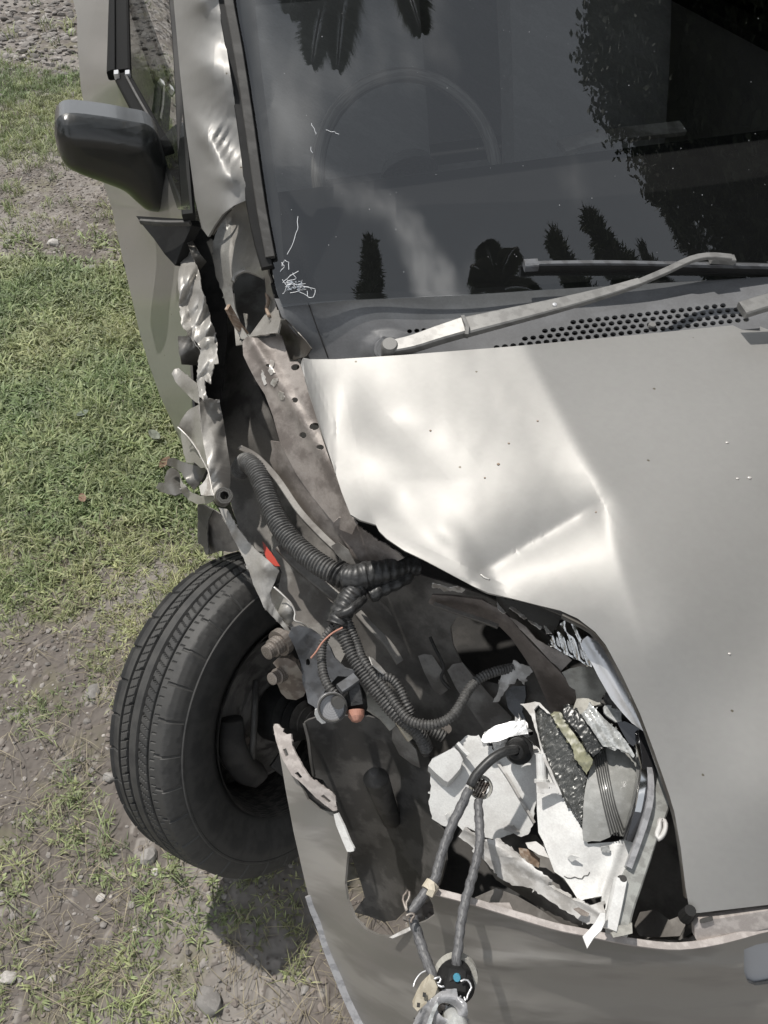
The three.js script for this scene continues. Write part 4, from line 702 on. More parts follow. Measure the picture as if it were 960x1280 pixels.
// the torn wing
{
  const cr = crumple;
  const a = cA([[125, 200], [138, 205], [150, 235], [180, 320], [235, 480], [250, 590], [275, 650], [290, 700], [300, 770], [330, 830], [345, 900], [340, 960], [330, 985]]), b = cB([[300, 60], [270, 20]]), c = cA([[240, 950], [180, 870], [130, 800], [118, 720], [115, 640], [108, 540], [110, 480], [125, 420], [140, 330], [128, 250]]);
  part('torn_wing_skin', sheet({ out: [...a, ...b, ...c], ctrl: [[227, 283, .90], [240, 330, .90], [255, 385, .87], [268, 430, .845], [225, 370, .87], [226, 400, .86], [250, 440, .845], [243, 360, .893], [246, 405, .868]], bump: cr(0.042, 30, 1.7), cell: 2.6, jag: 1.1, jagStep: 4, thick: .0015 }), M.crush);
  part('wing_gap_backing', sheet({ out: [[224, 292], [250, 285], [266, 300], [280, 350], [284, 420], [274, 520], [262, 600], [246, 590], [238, 500], [232, 400]], ctrl: [[224, 292, .80], [266, 300, .80], [284, 420, .72], [262, 600, .60], [238, 500, .62], [232, 400, .70]], cell: 7, bump: cr(.012, 30, 4), thick: .003 }), M.void);  // dark sheet added so the gap behind the wing looks shaded
  part('torn_wing_rim', sheet({ out: cB([[270, 10], [385, 5], [388, 40], [402, 70], [396, 90], [405, 148], [382, 152], [370, 200], [366, 262], [345, 250], [330, 235], [332, 290], [350, 345], [412, 348], [412, 362], [350, 360], [325, 350], [300, 330], [292, 270], [288, 190], [300, 110], [312, 70]]), ctrl: [[245, 425, .845], [272, 430, .86], [270, 455, .85], [262, 480, .835], [248, 490, .825], [255, 502, .822], [275, 500, .81], [248, 450, .84]], bump: cr(0.03, 22, 5.1), cell: 2.4, jag: 0.8, jagStep: 3 }), M.crush);
  part('wing_flange', sheet({ out: cB([[300, 340], [345, 352], [412, 366], [428, 430], [440, 500], [452, 590], [470, 700], [472, 800], [462, 860], [440, 912], [405, 912], [385, 880], [365, 790], [345, 690], [322, 575], [310, 460]]), ctrl: [[250, 500, .818], [275, 503, .80], [256, 560, .80], [282, 550, .775], [262, 600, .785], [287, 600, .76], [270, 628, .765], [285, 620, .75], [268, 560, .802], [276, 595, .785]], bump: cr(0.022, 30, 7.7), cell: 2.6, thick: .0015 }), M.crush);
  const fl = (name, o, ctrl, mat, sd, amp = .012, th = .0015) => part(name, sheet({ out: cB(o), ctrl, bump: cr(amp, 18, sd), cell: 2.8, thick: th, jag: .5, jagStep: 5 }), mat);
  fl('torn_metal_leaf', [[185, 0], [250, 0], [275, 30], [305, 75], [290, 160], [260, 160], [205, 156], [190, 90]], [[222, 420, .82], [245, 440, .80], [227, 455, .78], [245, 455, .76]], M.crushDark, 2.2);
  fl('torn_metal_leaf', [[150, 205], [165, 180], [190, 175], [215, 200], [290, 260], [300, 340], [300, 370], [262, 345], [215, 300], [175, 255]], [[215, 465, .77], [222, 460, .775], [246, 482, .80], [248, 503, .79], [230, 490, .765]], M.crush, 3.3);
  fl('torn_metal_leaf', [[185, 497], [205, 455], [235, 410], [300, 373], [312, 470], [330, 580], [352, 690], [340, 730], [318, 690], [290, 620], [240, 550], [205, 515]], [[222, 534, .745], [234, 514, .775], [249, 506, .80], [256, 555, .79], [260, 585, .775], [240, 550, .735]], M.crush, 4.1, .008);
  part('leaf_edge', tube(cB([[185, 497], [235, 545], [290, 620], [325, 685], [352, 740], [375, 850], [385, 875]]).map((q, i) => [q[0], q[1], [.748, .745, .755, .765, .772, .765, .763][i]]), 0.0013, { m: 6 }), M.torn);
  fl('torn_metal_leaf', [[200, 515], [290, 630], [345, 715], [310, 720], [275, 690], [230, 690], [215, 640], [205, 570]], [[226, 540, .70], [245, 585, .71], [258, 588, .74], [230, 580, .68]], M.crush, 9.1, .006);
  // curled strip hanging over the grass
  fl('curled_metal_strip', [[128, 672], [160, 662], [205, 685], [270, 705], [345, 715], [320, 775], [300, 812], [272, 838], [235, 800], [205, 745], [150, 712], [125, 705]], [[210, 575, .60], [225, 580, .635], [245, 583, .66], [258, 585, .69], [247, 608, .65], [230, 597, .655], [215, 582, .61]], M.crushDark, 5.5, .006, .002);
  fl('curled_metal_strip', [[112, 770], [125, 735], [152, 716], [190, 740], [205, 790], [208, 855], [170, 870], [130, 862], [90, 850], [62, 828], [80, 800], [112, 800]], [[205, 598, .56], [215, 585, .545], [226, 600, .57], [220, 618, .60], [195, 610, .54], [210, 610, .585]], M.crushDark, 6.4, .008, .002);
  fl('curled_metal_strip', [[195, 770], [210, 800], [245, 850], [300, 872], [385, 868], [388, 890], [340, 915], [290, 918], [245, 895], [205, 855]], [[226, 600, .63], [230, 612, .65], [250, 620, .69], [268, 620, .74], [255, 628, .70], [232, 615, .635]], M.crush, 7.2, .005, .002);
  fl('wing_corner_shard', [[300, 820], [330, 790], [352, 740], [372, 830], [385, 870], [340, 872], [310, 868]], [[249, 608, .72], [261, 590, .74], [267, 618, .75], [251, 618, .72]], M.torn, 8.8, .006);
  part('flange_tube_end', turned([[.006, .004], [.012, .004], [.013, 0], [.012, -.02], [.006, -.02]], P(280, 620, .775), V(.3, .8, .5)), M.crushDark);
  // arch strut
  const st = (name, o, ctrl, mat, sd, amp) => part(name, sheet({ out: cC(o), ctrl, bump: cr(amp, 20, sd), cell: 2.8, thick: .002, jag: .4, jagStep: 5 }), mat);
  st('wheel_arch_strut', [[372, 298], [415, 305], [440, 350], [480, 415], [520, 468], [560, 510], [620, 560], [676, 616], [662, 650], [645, 690], [632, 720], [640, 775], [690, 855], [745, 935], [720, 925], [650, 850], [597, 795], [570, 730], [545, 680], [528, 620], [490, 535], [430, 420], [395, 345]], [[275, 637, .73], [287, 640, .735], [310, 683, .70], [300, 690, .69], [348, 714, .70], [320, 725, .68], [330, 760, .655], [340, 750, .66], [362, 792, .625], [340, 775, .64], [292, 665, .715], [330, 710, .705]], M.crush, 3.9, .009);
  st('wheel_arch_strut', [[634, 705], [660, 705], [700, 738], [740, 785], [757, 820], [755, 858], [725, 888], [690, 862], [650, 800], [636, 755]], [[338, 735, .665], [355, 745, .66], [369, 770, .645], [366, 775, .64], [352, 775, .63], [345, 755, .64], [355, 762, .655]], M.crush, 5.9, .007);
  part('strut_edge', tube(cC([[650, 695], [695, 735], [738, 782], [756, 825], [752, 860], [790, 875], [830, 905]]).map((q, i) => [q[0], q[1], [.68, .675, .668, .66, .655, .65, .64][i]]), 0.0014, { m: 6 }), M.torn);
  st('door_foot', [[268, 285], [300, 285], [350, 310], [380, 330], [430, 420], [480, 510], [440, 520], [380, 515], [330, 530], [308, 535], [300, 495], [268, 475]], [[248, 632, .62], [275, 640, .66], [300, 690, .60], [262, 692, .52], [248, 680, .52]], M.bay, 1.2, .006);
  st('door_foot_shard', [[270, 284], [300, 284], [345, 312], [322, 360], [316, 430], [320, 480], [322, 530], [308, 530], [296, 495], [268, 470], [272, 380]], [[248, 632, .635], [265, 640, .67], [258, 680, .56], [260, 692, .545]], M.rubber, 6.2, .006);
  part('red_plastic_shard', sheet({ out: cC([[590, 465], [625, 510], [655, 550], [680, 590], [655, 590], [620, 565], [600, 520]]), ctrl: [[328, 677, .64], [350, 707, .66], [335, 700, .65]], cell: 3, jag: .6 }), M.red);
}
// inner bay: big panels first
{
  part('bay_dark_backing', sheet({ out: [[262, 330], [300, 310], [420, 440], [640, 700], [770, 790], [880, 1160], [860, 1172], [560, 1120], [535, 1100], [505, 1115], [440, 1000], [400, 880], [345, 790], [300, 640], [272, 560]], ctrl: [[262, 330, .40], [300, 560, .34], [640, 740, .4], [400, 880, .3], [860, 1160, .42], [540, 1110, .3], [640, 950, .36]], cell: 16, thick: .006 }), M.void);  // dark backing sheet, its colour stands in for shade deep in the bay
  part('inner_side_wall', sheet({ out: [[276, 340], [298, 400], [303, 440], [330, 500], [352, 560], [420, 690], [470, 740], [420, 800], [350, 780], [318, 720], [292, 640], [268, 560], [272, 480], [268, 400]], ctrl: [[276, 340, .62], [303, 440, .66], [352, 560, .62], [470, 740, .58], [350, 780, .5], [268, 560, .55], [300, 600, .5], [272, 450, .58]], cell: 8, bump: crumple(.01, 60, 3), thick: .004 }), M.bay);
  const apronC = [[303, 428, .862], [352, 420, .885], [300, 450, .85], [370, 490, .868], [330, 495, .825], [396, 540, .845], [350, 555, .79], [420, 600, .82], [385, 615, .76], [440, 650, .80], [425, 660, .765]];
  const hl = [ellipse(335, 457, 3, 2.4, 10), ellipse(368.5, 500, 4, 3.4, 12), ellipse(378.5, 544, 4.6, 4, 12), ellipse(400, 559, 5, 3.4, 12), ellipse(393, 533, 6.5, 4.6, 12, -.2), ellipse(369, 459, 5.5, 4, 12, -.2)];
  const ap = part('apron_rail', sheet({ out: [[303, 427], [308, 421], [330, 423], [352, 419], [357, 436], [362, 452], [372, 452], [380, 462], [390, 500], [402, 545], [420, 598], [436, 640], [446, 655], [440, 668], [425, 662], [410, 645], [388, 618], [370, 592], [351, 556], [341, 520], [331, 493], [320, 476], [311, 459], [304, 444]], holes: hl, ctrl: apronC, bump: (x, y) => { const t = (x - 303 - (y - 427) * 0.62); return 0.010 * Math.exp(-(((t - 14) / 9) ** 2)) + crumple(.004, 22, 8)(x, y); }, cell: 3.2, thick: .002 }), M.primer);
  const apf = tps(apronC);
  for (const [k, o] of [[[690, 128], [712, 140], [700, 175], [716, 200], [690, 215], [676, 190], [684, 160]], [[700, 235], [728, 228], [724, 262], [706, 280], [690, 262]], [[738, 300], [762, 310], [764, 345], [746, 350], [732, 325]], [[640, 185], [655, 205], [668, 260], [655, 270], [640, 225]]].entries()) sub(ap, 'bare_metal_patch', sheet({ out: cB(o), map: (x, y) => P(x, y, apf(x, y) + (() => { const t = (x - 303 - (y - 427) * 0.62); return 0.010 * Math.exp(-(((t - 14) / 9) ** 2)) + crumple(.004, 22, 8)(x, y); })() + .0012), cell: 3, jag: .9, jagStep: 2.5, thick: .0008 }), M.torn);
  part('apron_side_panel', sheet({ out: [[338, 551], [352, 553], [372, 592], [400, 632], [428, 660], [442, 690], [430, 700], [405, 678], [380, 650], [362, 620], [345, 592], [337, 576], [340, 562]], ctrl: [[338, 555, .76], [352, 555, .79], [385, 615, .757], [425, 660, .757], [440, 692, .725], [380, 650, .70], [345, 592, .72]], cell: 4, bump: crumple(.005, 30, 5), thick: .002 }), M.primer);
  part('rail_lip', bar([P(300, 560, .73), P(320, 571, .742), P(345, 597, .74), P(375, 640, .73), P(405, 672, .72), P(430, 695, .715), P(450, 715, .71)], 0.010, 0.006), M.primerGrey);
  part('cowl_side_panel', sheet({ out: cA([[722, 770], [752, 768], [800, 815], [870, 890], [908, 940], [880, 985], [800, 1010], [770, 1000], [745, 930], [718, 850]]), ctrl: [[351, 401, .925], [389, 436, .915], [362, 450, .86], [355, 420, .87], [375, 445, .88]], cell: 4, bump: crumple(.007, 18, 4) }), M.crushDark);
  part('bonnet_hinge_gap_panel', sheet({ out: cB([[835, 170], [850, 140], [880, 260], [905, 350], [950, 490], [920, 480], [890, 440], [850, 350], [835, 260]]), ctrl: [[371, 459, .84], [398, 531, .82], [380, 500, .80]], cell: 5 }), M.bay);
  // below the hose: pale inner arch panels
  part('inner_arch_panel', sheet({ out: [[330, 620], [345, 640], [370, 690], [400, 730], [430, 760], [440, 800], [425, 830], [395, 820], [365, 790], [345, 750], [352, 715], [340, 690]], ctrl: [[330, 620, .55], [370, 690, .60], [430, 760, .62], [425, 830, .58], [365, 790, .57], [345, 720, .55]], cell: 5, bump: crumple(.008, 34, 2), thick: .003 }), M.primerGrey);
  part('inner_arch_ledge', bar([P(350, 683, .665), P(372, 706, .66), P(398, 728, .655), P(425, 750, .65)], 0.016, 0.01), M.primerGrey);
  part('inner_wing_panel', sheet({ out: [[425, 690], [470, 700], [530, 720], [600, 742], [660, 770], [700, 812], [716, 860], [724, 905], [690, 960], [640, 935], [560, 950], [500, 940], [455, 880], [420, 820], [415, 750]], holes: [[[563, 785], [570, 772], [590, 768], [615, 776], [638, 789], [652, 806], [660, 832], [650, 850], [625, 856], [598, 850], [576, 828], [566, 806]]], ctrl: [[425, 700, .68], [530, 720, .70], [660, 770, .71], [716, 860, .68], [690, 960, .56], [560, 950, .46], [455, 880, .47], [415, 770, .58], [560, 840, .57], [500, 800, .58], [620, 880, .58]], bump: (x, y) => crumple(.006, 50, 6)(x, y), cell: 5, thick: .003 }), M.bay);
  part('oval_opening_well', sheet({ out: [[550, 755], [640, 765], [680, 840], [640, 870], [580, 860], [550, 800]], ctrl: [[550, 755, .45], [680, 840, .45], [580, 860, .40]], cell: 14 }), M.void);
  part('inner_wing_rib', sheet({ out: cE([[530, 800], [560, 790], [600, 795], [650, 870], [690, 960], [640, 1000], [600, 960], [560, 880]]), ctrl: [[525, 820, .60], [540, 818, .605], [560, 860, .59], [540, 860, .58], [550, 868, .575]], cell: 4, bump: crumple(.005, 20, 3) }), M.primerGrey);
  part('body_beam', sheet({ out: [[559, 838], [566, 830], [578, 828], [592, 846], [612, 868], [640, 897], [634, 908], [606, 914], [590, 890], [570, 860]], ctrl: [[559, 838, .61], [578, 828, .62], [640, 900, .59], [606, 914, .57], [600, 875, .60]], cell: 4, bump: crumple(.004, 26, 7), thick: .003 }), M.primerGrey);
  part('panel_crack', tube(cE([[590, 705], [615, 760], [650, 830], [660, 870], [645, 905], [665, 940], [690, 965]]).map(q => [q[0], q[1], .622 - (q[1] - 796) * .0004]), .0025, { m: 6 }), M.void);
  part('panel_fold', bar([P(448, 766, .62), P(465, 785, .612), P(485, 805, .60), P(500, 828, .585)], .012, .007), M.primerGrey);
  part('stay_plate', sheet({ out: cE([[230, 350], [300, 480], [380, 560], [400, 600], [340, 540], [270, 450]]).map(q => q), ctrl: [[450, 710, .70], [490, 770, .64], [470, 750, .66]], cell: 5 }), M.primerGrey);
  part('bonnet_stop_panel', sheet({ out: cE([[110, 130], [135, 108], [190, 120], [260, 170], [330, 220], [420, 275], [460, 310], [400, 335], [340, 345], [260, 330], [210, 315], [175, 250], [130, 190]]), ctrl: [[418, 650, .775], [440, 650, .785], [505, 695, .775], [490, 705, .745], [440, 695, .73], [425, 670, .75]], cell: 3, bump: crumple(.008, 18, 2.7), jag: .5, thick: .002 }), M.primer);
  part('apron_end_plate', sheet({ out: cE([[95, 250], [130, 230], [180, 270], [230, 370], [255, 400], [235, 410], [170, 340], [120, 290]]), ctrl: [[414, 682, .735], [453, 720, .725], [425, 690, .735]], cell: 4 }), M.primerGrey);
  // curved radiator support
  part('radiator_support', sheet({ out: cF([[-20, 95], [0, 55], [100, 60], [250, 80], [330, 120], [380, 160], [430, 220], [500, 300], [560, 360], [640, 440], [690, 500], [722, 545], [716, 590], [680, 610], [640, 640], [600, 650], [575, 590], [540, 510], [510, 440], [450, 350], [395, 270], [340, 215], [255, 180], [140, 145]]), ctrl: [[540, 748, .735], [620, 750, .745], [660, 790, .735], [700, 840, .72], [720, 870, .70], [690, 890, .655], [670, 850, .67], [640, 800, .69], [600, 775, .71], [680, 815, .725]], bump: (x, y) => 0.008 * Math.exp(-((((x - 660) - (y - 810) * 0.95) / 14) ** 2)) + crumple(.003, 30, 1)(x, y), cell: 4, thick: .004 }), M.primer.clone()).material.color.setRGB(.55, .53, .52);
  part('support_highlight_edge', bar(cF([[10, 100], [120, 140], [250, 182], [330, 212]]).map(q => [q[0], q[1], .735]), .006, .005), M.primerGrey);
  part('upper_rail', sheet({ out: cF([[385, 165], [420, 180], [470, 215], [520, 275], [600, 320], [660, 345], [700, 380], [660, 420], [640, 440], [560, 350], [500, 285], [440, 225]]), ctrl: [[637, 772, .735], [660, 790, .74], [700, 812, .735], [712, 825, .73], [700, 838, .72], [660, 800, .73]], cell: 4, bump: crumple(.003, 26, 4) }), M.primer);
  part('bonnet_underside_strip', sheet({ out: cF([[320, 60], [345, 70], [560, 110], [650, 150], [690, 185], [640, 180], [620, 225], [590, 245], [560, 225], [470, 170], [400, 115], [365, 145], [335, 125]]), ctrl: [[620, 748, .752], [700, 765, .748], [712, 776, .742], [690, 790, .735], [630, 765, .745], [660, 775, .742]], cell: 3, jag: .9, jagStep: 3, thick: .002 }), M.crushDark);
  for (const q of [[[385, 118], [400, 112], [440, 140], [475, 170], [460, 175], [425, 145]], [[480, 180], [500, 185], [550, 215], [545, 225], [510, 205]], [[560, 205], [580, 225], [600, 245], [570, 248]], [[325, 90], [340, 110], [370, 142], [355, 146], [330, 120]]]) part('torn_paint_flake', sheet({ out: cF(q), ctrl: cF(q).slice(0, 3).map(p => [p[0], p[1], .757]), cell: 3, jag: .6, jagStep: 2 }), M.torn);
}
// hose, tape and wiring
{
  const hose = part('corrugated_hose', tube([[300, 588, .70], [308, 578, .725], [318, 585, .735], [329, 607, .735], [338, 632, .73], [350, 657, .725], [366, 678, .722], [386, 696, .722], [408, 711, .722], [430, 722, .72]], corr(.0150, .0052, .10), { step: .0009, m: 18 }), M.hose);
  sub(hose, 'hose_cuff', tube([[421, 714, .726], [432, 722, .725], [440, 727, .72]], corr(.0165, .0065, .12), { step: .001, m: 16 }), M.tape);
  const b1 = part('taped_harness', tube([[432, 722, .735], [446, 722, .74], [458, 718, .742], [475, 716, .742], [492, 712, .742], [508, 707, .74], [524, 708, .735]], (s, a, t) => .0185 * (1 + .12 * nz(s * 30, Math.cos(a), Math.sin(a)) + .03 * Math.tanh(3 * Math.sin(s * 620 + a * 1.5)) + .05 * nz(s * 160, Math.cos(a) * 3, Math.sin(a) * 3)) * (1 - .35 * t * t), { step: .0014, m: 18 }), M.tape);
  sub(b1, 'harness_branch', tube([[452, 722, .735], [446, 735, .73], [436, 750, .725], [428, 766, .718], [422, 782, .71]], (s, a) => .0155 * (1 + .14 * nz(s * 40, Math.cos(a) * 1.3, Math.sin(a) * 1.3) + .035 * Math.tanh(3 * Math.sin(s * 700 + a * 1.5)) + .05 * nz(s * 170, Math.cos(a) * 3, Math.sin(a) * 3)), { step: .0014, m: 16 }), M.tape);
  sub(b1, 'harness_branch', tube([[462, 745, .725], [480, 736, .728], [498, 728, .73], [512, 716, .732]], (s, a) => .0095 * (1 + .2 * nz(s * 50, Math.cos(a), Math.sin(a)) + .07 * Math.sin(s * 380 + a)), { step: .0014, m: 12 }), M.tape);
  sub(b1, 'tape_wrap', tube([[420, 768, .722], [432, 766, .732], [446, 756, .732], [454, 748, .725]], taped(.0062), { step: .002, m: 10 }), M.tape);
  const cond = (pts, r) => part('wiring_conduit', tube(pts, corr(r, .0042, .12), { step: .00085, m: 12 }), M.conduit);
  cond([[424, 778, .712], [430, 795, .705], [440, 818, .695], [455, 842, .685], [472, 866, .675], [490, 888, .665], [510, 905, .65], [524, 918, .635], [534, 938, .61]], .0086);
  cond([[434, 776, .715], [444, 800, .70], [452, 822, .695], [466, 842, .688], [482, 862, .68], [498, 885, .672], [512, 900, .668], [530, 906, .668], [550, 904, .668], [566, 894, .67], [577, 878, .672], [586, 862, .675], [600, 848, .678], [618, 840, .678], [640, 835, .672]], .0062);
  cond([[470, 846, .688], [488, 848, .684], [500, 862, .676], [508, 880, .668], [514, 892, .66]], .0056);
  cond([[418, 782, .705], [405, 800, .69], [402, 822, .68], [405, 845, .675], [412, 860, .672], [420, 868, .668]], .0058);
  cond([[500, 895, .655], [515, 905, .642], [530, 922, .62], [533, 945, .60]], .005);
  cond([[525, 905, .62], [545, 915, .615], [556, 922, .61]], .008);
  part('thin_red_wire', tube(cD([[520, 118], [460, 150], [400, 205], [360, 265], [330, 300]]).map((q, i) => [q[0], q[1], .722 - i * .008]), .0013, { m: 6 }), M.orange);
  for (const q of [[[552, 182], [580, 178], [620, 270], [655, 345], [640, 350], [600, 290]], [[680, 290], [700, 300], [750, 350], [800, 410], [760, 390], [700, 340]]]) part('white_strip', sheet({ out: cD(q), ctrl: cD(q).slice(0, 3).map((p, i) => [p[0], p[1], .70 - .008 * i]), cell: 3 }), M.whiteDirty);
}
// knuckle bracket, bolts, sensor
{
  part('strut_bracket', sheet({ out: cD([[195, 165], [215, 120], [260, 105], [330, 128], [400, 180], [445, 240], [470, 300], [530, 360], [595, 378], [590, 398], [540, 412], [490, 408], [430, 470], [390, 540], [360, 610], [348, 592], [312, 570], [300, 505], [280, 455], [268, 330], [230, 230]]), holes: [cD(ellipse(311, 326, 13, 22, 12))], ctrl: [[362, 795, .655], [390, 787, .66], [420, 820, .635], [440, 840, .62], [390, 885, .56], [382, 865, .57], [375, 820, .62], [360, 800, .65]], bump: crumple(.005, 24, 2), cell: 3, thick: .003 }), M.bluegrey);
  const k = part('steering_knuckle', sheet({ out: cD([[100, 330], [130, 300], [190, 300], [240, 330], [280, 400], [300, 500], [285, 530], [240, 552], [185, 545], [150, 510], [125, 450], [160, 430], [150, 390]]), ctrl: [[341, 828, .60], [378, 850, .58], [372, 870, .55], [350, 860, .56], [360, 840, .60]], bump: crumple(.004, 18, 6), cell: 3, thick: .012 }), M.steel);
  const bolt = (a, b, r) => { const A = P(...a), B = P(...b), ax = A.clone().sub(B), L = ax.length(); return turned([[0, L], [r * .55, L], [r * .8, L * .96], [r * .8, L * .72], [r, L * .7], [r * 1.02, L * .4], [r * .9, L * .38], [r * .9, 0], [0, 0]], B, ax, 18); };
  sub(k, 'bolt', bolt([332, 817, .645], [360, 797, .635], .0135), M.steel);
  sub(k, 'bolt', bolt([339, 849, .60], [362, 838, .58], .0115), M.steel);
  sub(k, 'bolt_washer', turned([[.006, .006], [.02, .006], [.02, -.004], [.006, -.004]], P(352, 802, .634), P(332, 817, .645).sub(P(360, 797, .635)), 20), M.steel);
  const sc = P(415, 884, .668), sa = V(.15, .75, .55);
  const se = part('bulb_socket', turned([[0, -.03], [.017, -.03], [.019, -.01], [.0195, .004], [.017, .006], [.0165, .001], [.0, .001]], sc, sa, 30), M.plasticGrey);
  sub(se, 'socket_plug', turned([[0, .026], [.0075, .026], [.008, 0], [0, 0]], sc.clone().add(V(.006, .004, -.006)), sa, 14), M.rubber);
  sub(se, 'socket_ring', (() => { const g = new THREE.TorusGeometry(.0175, .0016, 8, 36); g.applyQuaternion(new THREE.Quaternion().setFromUnitVectors(V(0, 0, 1), sa.clone().normalize())); const q = sc.clone().addScaledVector(sa.clone().normalize(), .005); g.translate(q.x, q.y, q.z); return g; })(), M.rubber);
  sub(se, 'socket_rim_shard', sheet({ out: cD([[355, 610], [380, 600], [385, 640], [420, 690], [395, 696], [365, 670], [352, 640]]), ctrl: [[394, 887, .66], [400, 900, .645], [407, 903, .64]], cell: 3 }), M.white);
  part('wire_clip', bar(cD([[500, 490], [560, 450], [600, 420]]).map(q => [q[0], q[1], .685]), .014, .010), M.bluegrey);
  const cn = part('bulb_connector', turned([[0, -.03], [.012, -.03], [.016, -.012], [.016, .006], [.011, .010], [0, .010]], P(444, 880, .655), V(.1, .35, 1), 20), M.blackTrim);
  sub(cn, 'orange_tip', turned([[.011, 0], [.0105, .008], [.006, .014], [0, .016]], P(445, 888, .658), V(.06, -.35, 1), 20), M.orange);
  sub(cn, 'connector_neck', bar([P(440, 850, .675), P(444, 868, .668), P(446, 880, .66)], .018, .016), M.tape);
  part('harness_mount', bar(cD([[660, 530], [720, 570], [790, 620], [850, 690]]).map((q, i) => [q[0], q[1], .628 - i * .01]), .03, .008), M.cream);
  part('mount_clip', bar(cD([[830, 640], [880, 720], [930, 790]]).map((q, i) => [q[0], q[1], .640 - i * .008]), .009, .009), M.beige);
  part('liner_corner_plate', sheet({ out: cD([[820, 690], [850, 720], [960, 850], [985, 960], [940, 940], [860, 880], [815, 790]]), ctrl: [[492, 905, .60], [520, 940, .58], [500, 935, .57]], cell: 4 }), M.primerGrey);
}
// wheel
{
  const n = V(.80, .36, .48).normalize(), Cc = V(0, CAMH, 0).addScaledVector(ray(330, 884).normalize(), 1.555);
  const q = new THREE.Quaternion().setFromUnitVectors(V(0, 1, 0), n), place = g => { g.applyQuaternion(q); g.translate(Cc.x, Cc.y, Cc.z); return g; };
  KEEP.wheel = [Cc, n];
  const wheel = new THREE.Group(); wheel.name = 'wheel'; car.add(wheel);
  // tyre with grooves, blocks and sipes cut into the surface; y>0 is the inner (seen) side
  const prof = []; const R = .285, wd = .082;
  const add = (y, r) => prof.push([y, r]);
  for (const [y, r] of [[.060, .166], [.068, .172], [.078, .188], [.086, .21], [.0885, .228], [.088, .240], [.0865, .2475], [.0875, .2485], [.0872, .2515], [.0850, .253]]) add(y, r);
  for (let i = 0; i <= 8; i++) { const t = i / 8; add(.085 - .016 * t, .2545 + .0275 * Math.sin(t * Math.PI / 2)); }
  const grooves = [.038, .012, -.014, -.040], ys = []; for (let y = .067; y >= -.067; y -= .0016) ys.push(y);
  for (const y of ys) add(y, R - .0085 * Math.pow(Math.abs(y) / .069, 3));
  for (let i = 0; i <= 6; i++) { const t = i / 6; add(-.069 - .016 * t, .282 - .028 * (1 - Math.cos(t * Math.PI / 2))); }
  for (const [y, r] of [[-.088, .235], [-.087, .215], [-.078, .188], [-.066, .172], [-.058, .166]]) add(y, r);
  const A = 896, PO = [], UV = [], IX = [];
  for (let i = 0; i < A; i++) {
    const a = i / A * 2 * Math.PI, ca = Math.cos(a), sa = Math.sin(a);
    for (const [y, r0] of prof) {
      let r = r0;
      for (const gq of grooves) { const d = Math.abs(y - gq); r -= .0075 * (1 - sst(.0018, .0034, d)) * (r0 > .27 ? 1 : 0); }
      if (y > .044 && r0 > .2535) { const k = i % 28; if (k < 2) r -= .0036 * sst(.050, .054, y); if (y < .053 && (i % 7 === 3)) r -= .0022; }
      if (y < -.046 && r0 > .2535) { const k = (i + 9) % 28; if (k < 2) r -= .0036; }
      const rib = (lo, hi, slope) => { if (y > lo && y < hi && r0 > .27) { const sh = i + slope * (y - lo) * 230; const ph = (sh % 7 + 7) % 7; if (ph < 1.1) r -= .0024; if ((sh % 28 + 28) % 28 < 2 && (slope > 0 ? y < lo + .007 : y > hi - .007)) r -= .005; } };
      rib(.0155, .0345, .9); rib(-.0365, -.0175, -.9);
      PO.push(ca * r, y * .9, sa * r); UV.push(a * .285, y + r0);
    }
  }
  const m = prof.length; for (let i = 0; i < A; i++) for (let j = 0; j < m - 1; j++) { const a = i * m + j, b = ((i + 1) % A) * m + j; IX.push(a, a + 1, b, b, a + 1, b + 1); }
  let g = new THREE.BufferGeometry(); g.setAttribute('position', new THREE.Float32BufferAttribute(PO, 3)); g.setAttribute('uv', new THREE.Float32BufferAttribute(UV, 2)); g.setIndex(IX); g = toCreasedNormals(g, .55);
  part('tyre', place(g), M.tyre, wheel);
  const lathe = (pr, n2 = 64) => place(toCreasedNormals(new THREE.LatheGeometry(pr.map(p => new THREE.Vector2(p[0], p[1])), n2), .6));
  part('rim', lathe([[.168, .062], [.172, .070], [.176, .073], [.172, .066], [.165, .058], [.160, .03], [.150, .0], [.150, -.03], [.155, -.055], [.165, -.06], [.06, -.045], [0, -.045]]), M.tyreDirt, wheel);
  part('brake_shield', lathe([[0, .022], [.06, .026], [.075, .014], [.12, .014], [.128, .010], [.128, .004], [0, .004]]), M.bay, wheel);
  const hub = part('drive_shaft_boot', lathe([[0, .16], [.018, .16], [.018, .128], [.026, .124], [.021, .117], [.031, .112], [.025, .104], [.036, .098], [.030, .090], [.042, .084], [.036, .076], [.050, .068], [.052, .03], [0, .03]], 40), M.blackTrim, wheel);
  const hv = (x, y, z) => V(x, y, z).applyQuaternion(q).add(Cc);
  part('brake_hose', tube([hv(-.075, .03, -.04), hv(-.085, .055, .0), hv(-.07, .06, .05), hv(-.045, .05, .085)], .006, { m: 8 }), M.rubber, wheel);
  part('hub_bolt', turned([[0, .02], [.008, .02], [.009, 0], [0, 0]], hv(-.06, .02, .06), n, 6), M.steel, wheel);
  part('brake_caliper', (() => { const c = tube([hv(-.105, .03, .03), hv(-.085, .034, .075), hv(-.04, .034, .105), hv(.005, .03, .115)], (s, a, t) => .02 + .006 * Math.sin(t * 3.1) + .002 * Math.sin(a * 4), { m: 14 }); return c; })(), M.void, wheel);
  part('lower_arm', bar([hv(.02, .045, .08), hv(.1, .12, .12), hv(.16, .28, .16)], .03, .02), M.void, wheel);
  part('front_wheel_axle', bar([hv(0, .15, 0), hv(.02, .4, -.03)], .03, .03), M.bay);
}
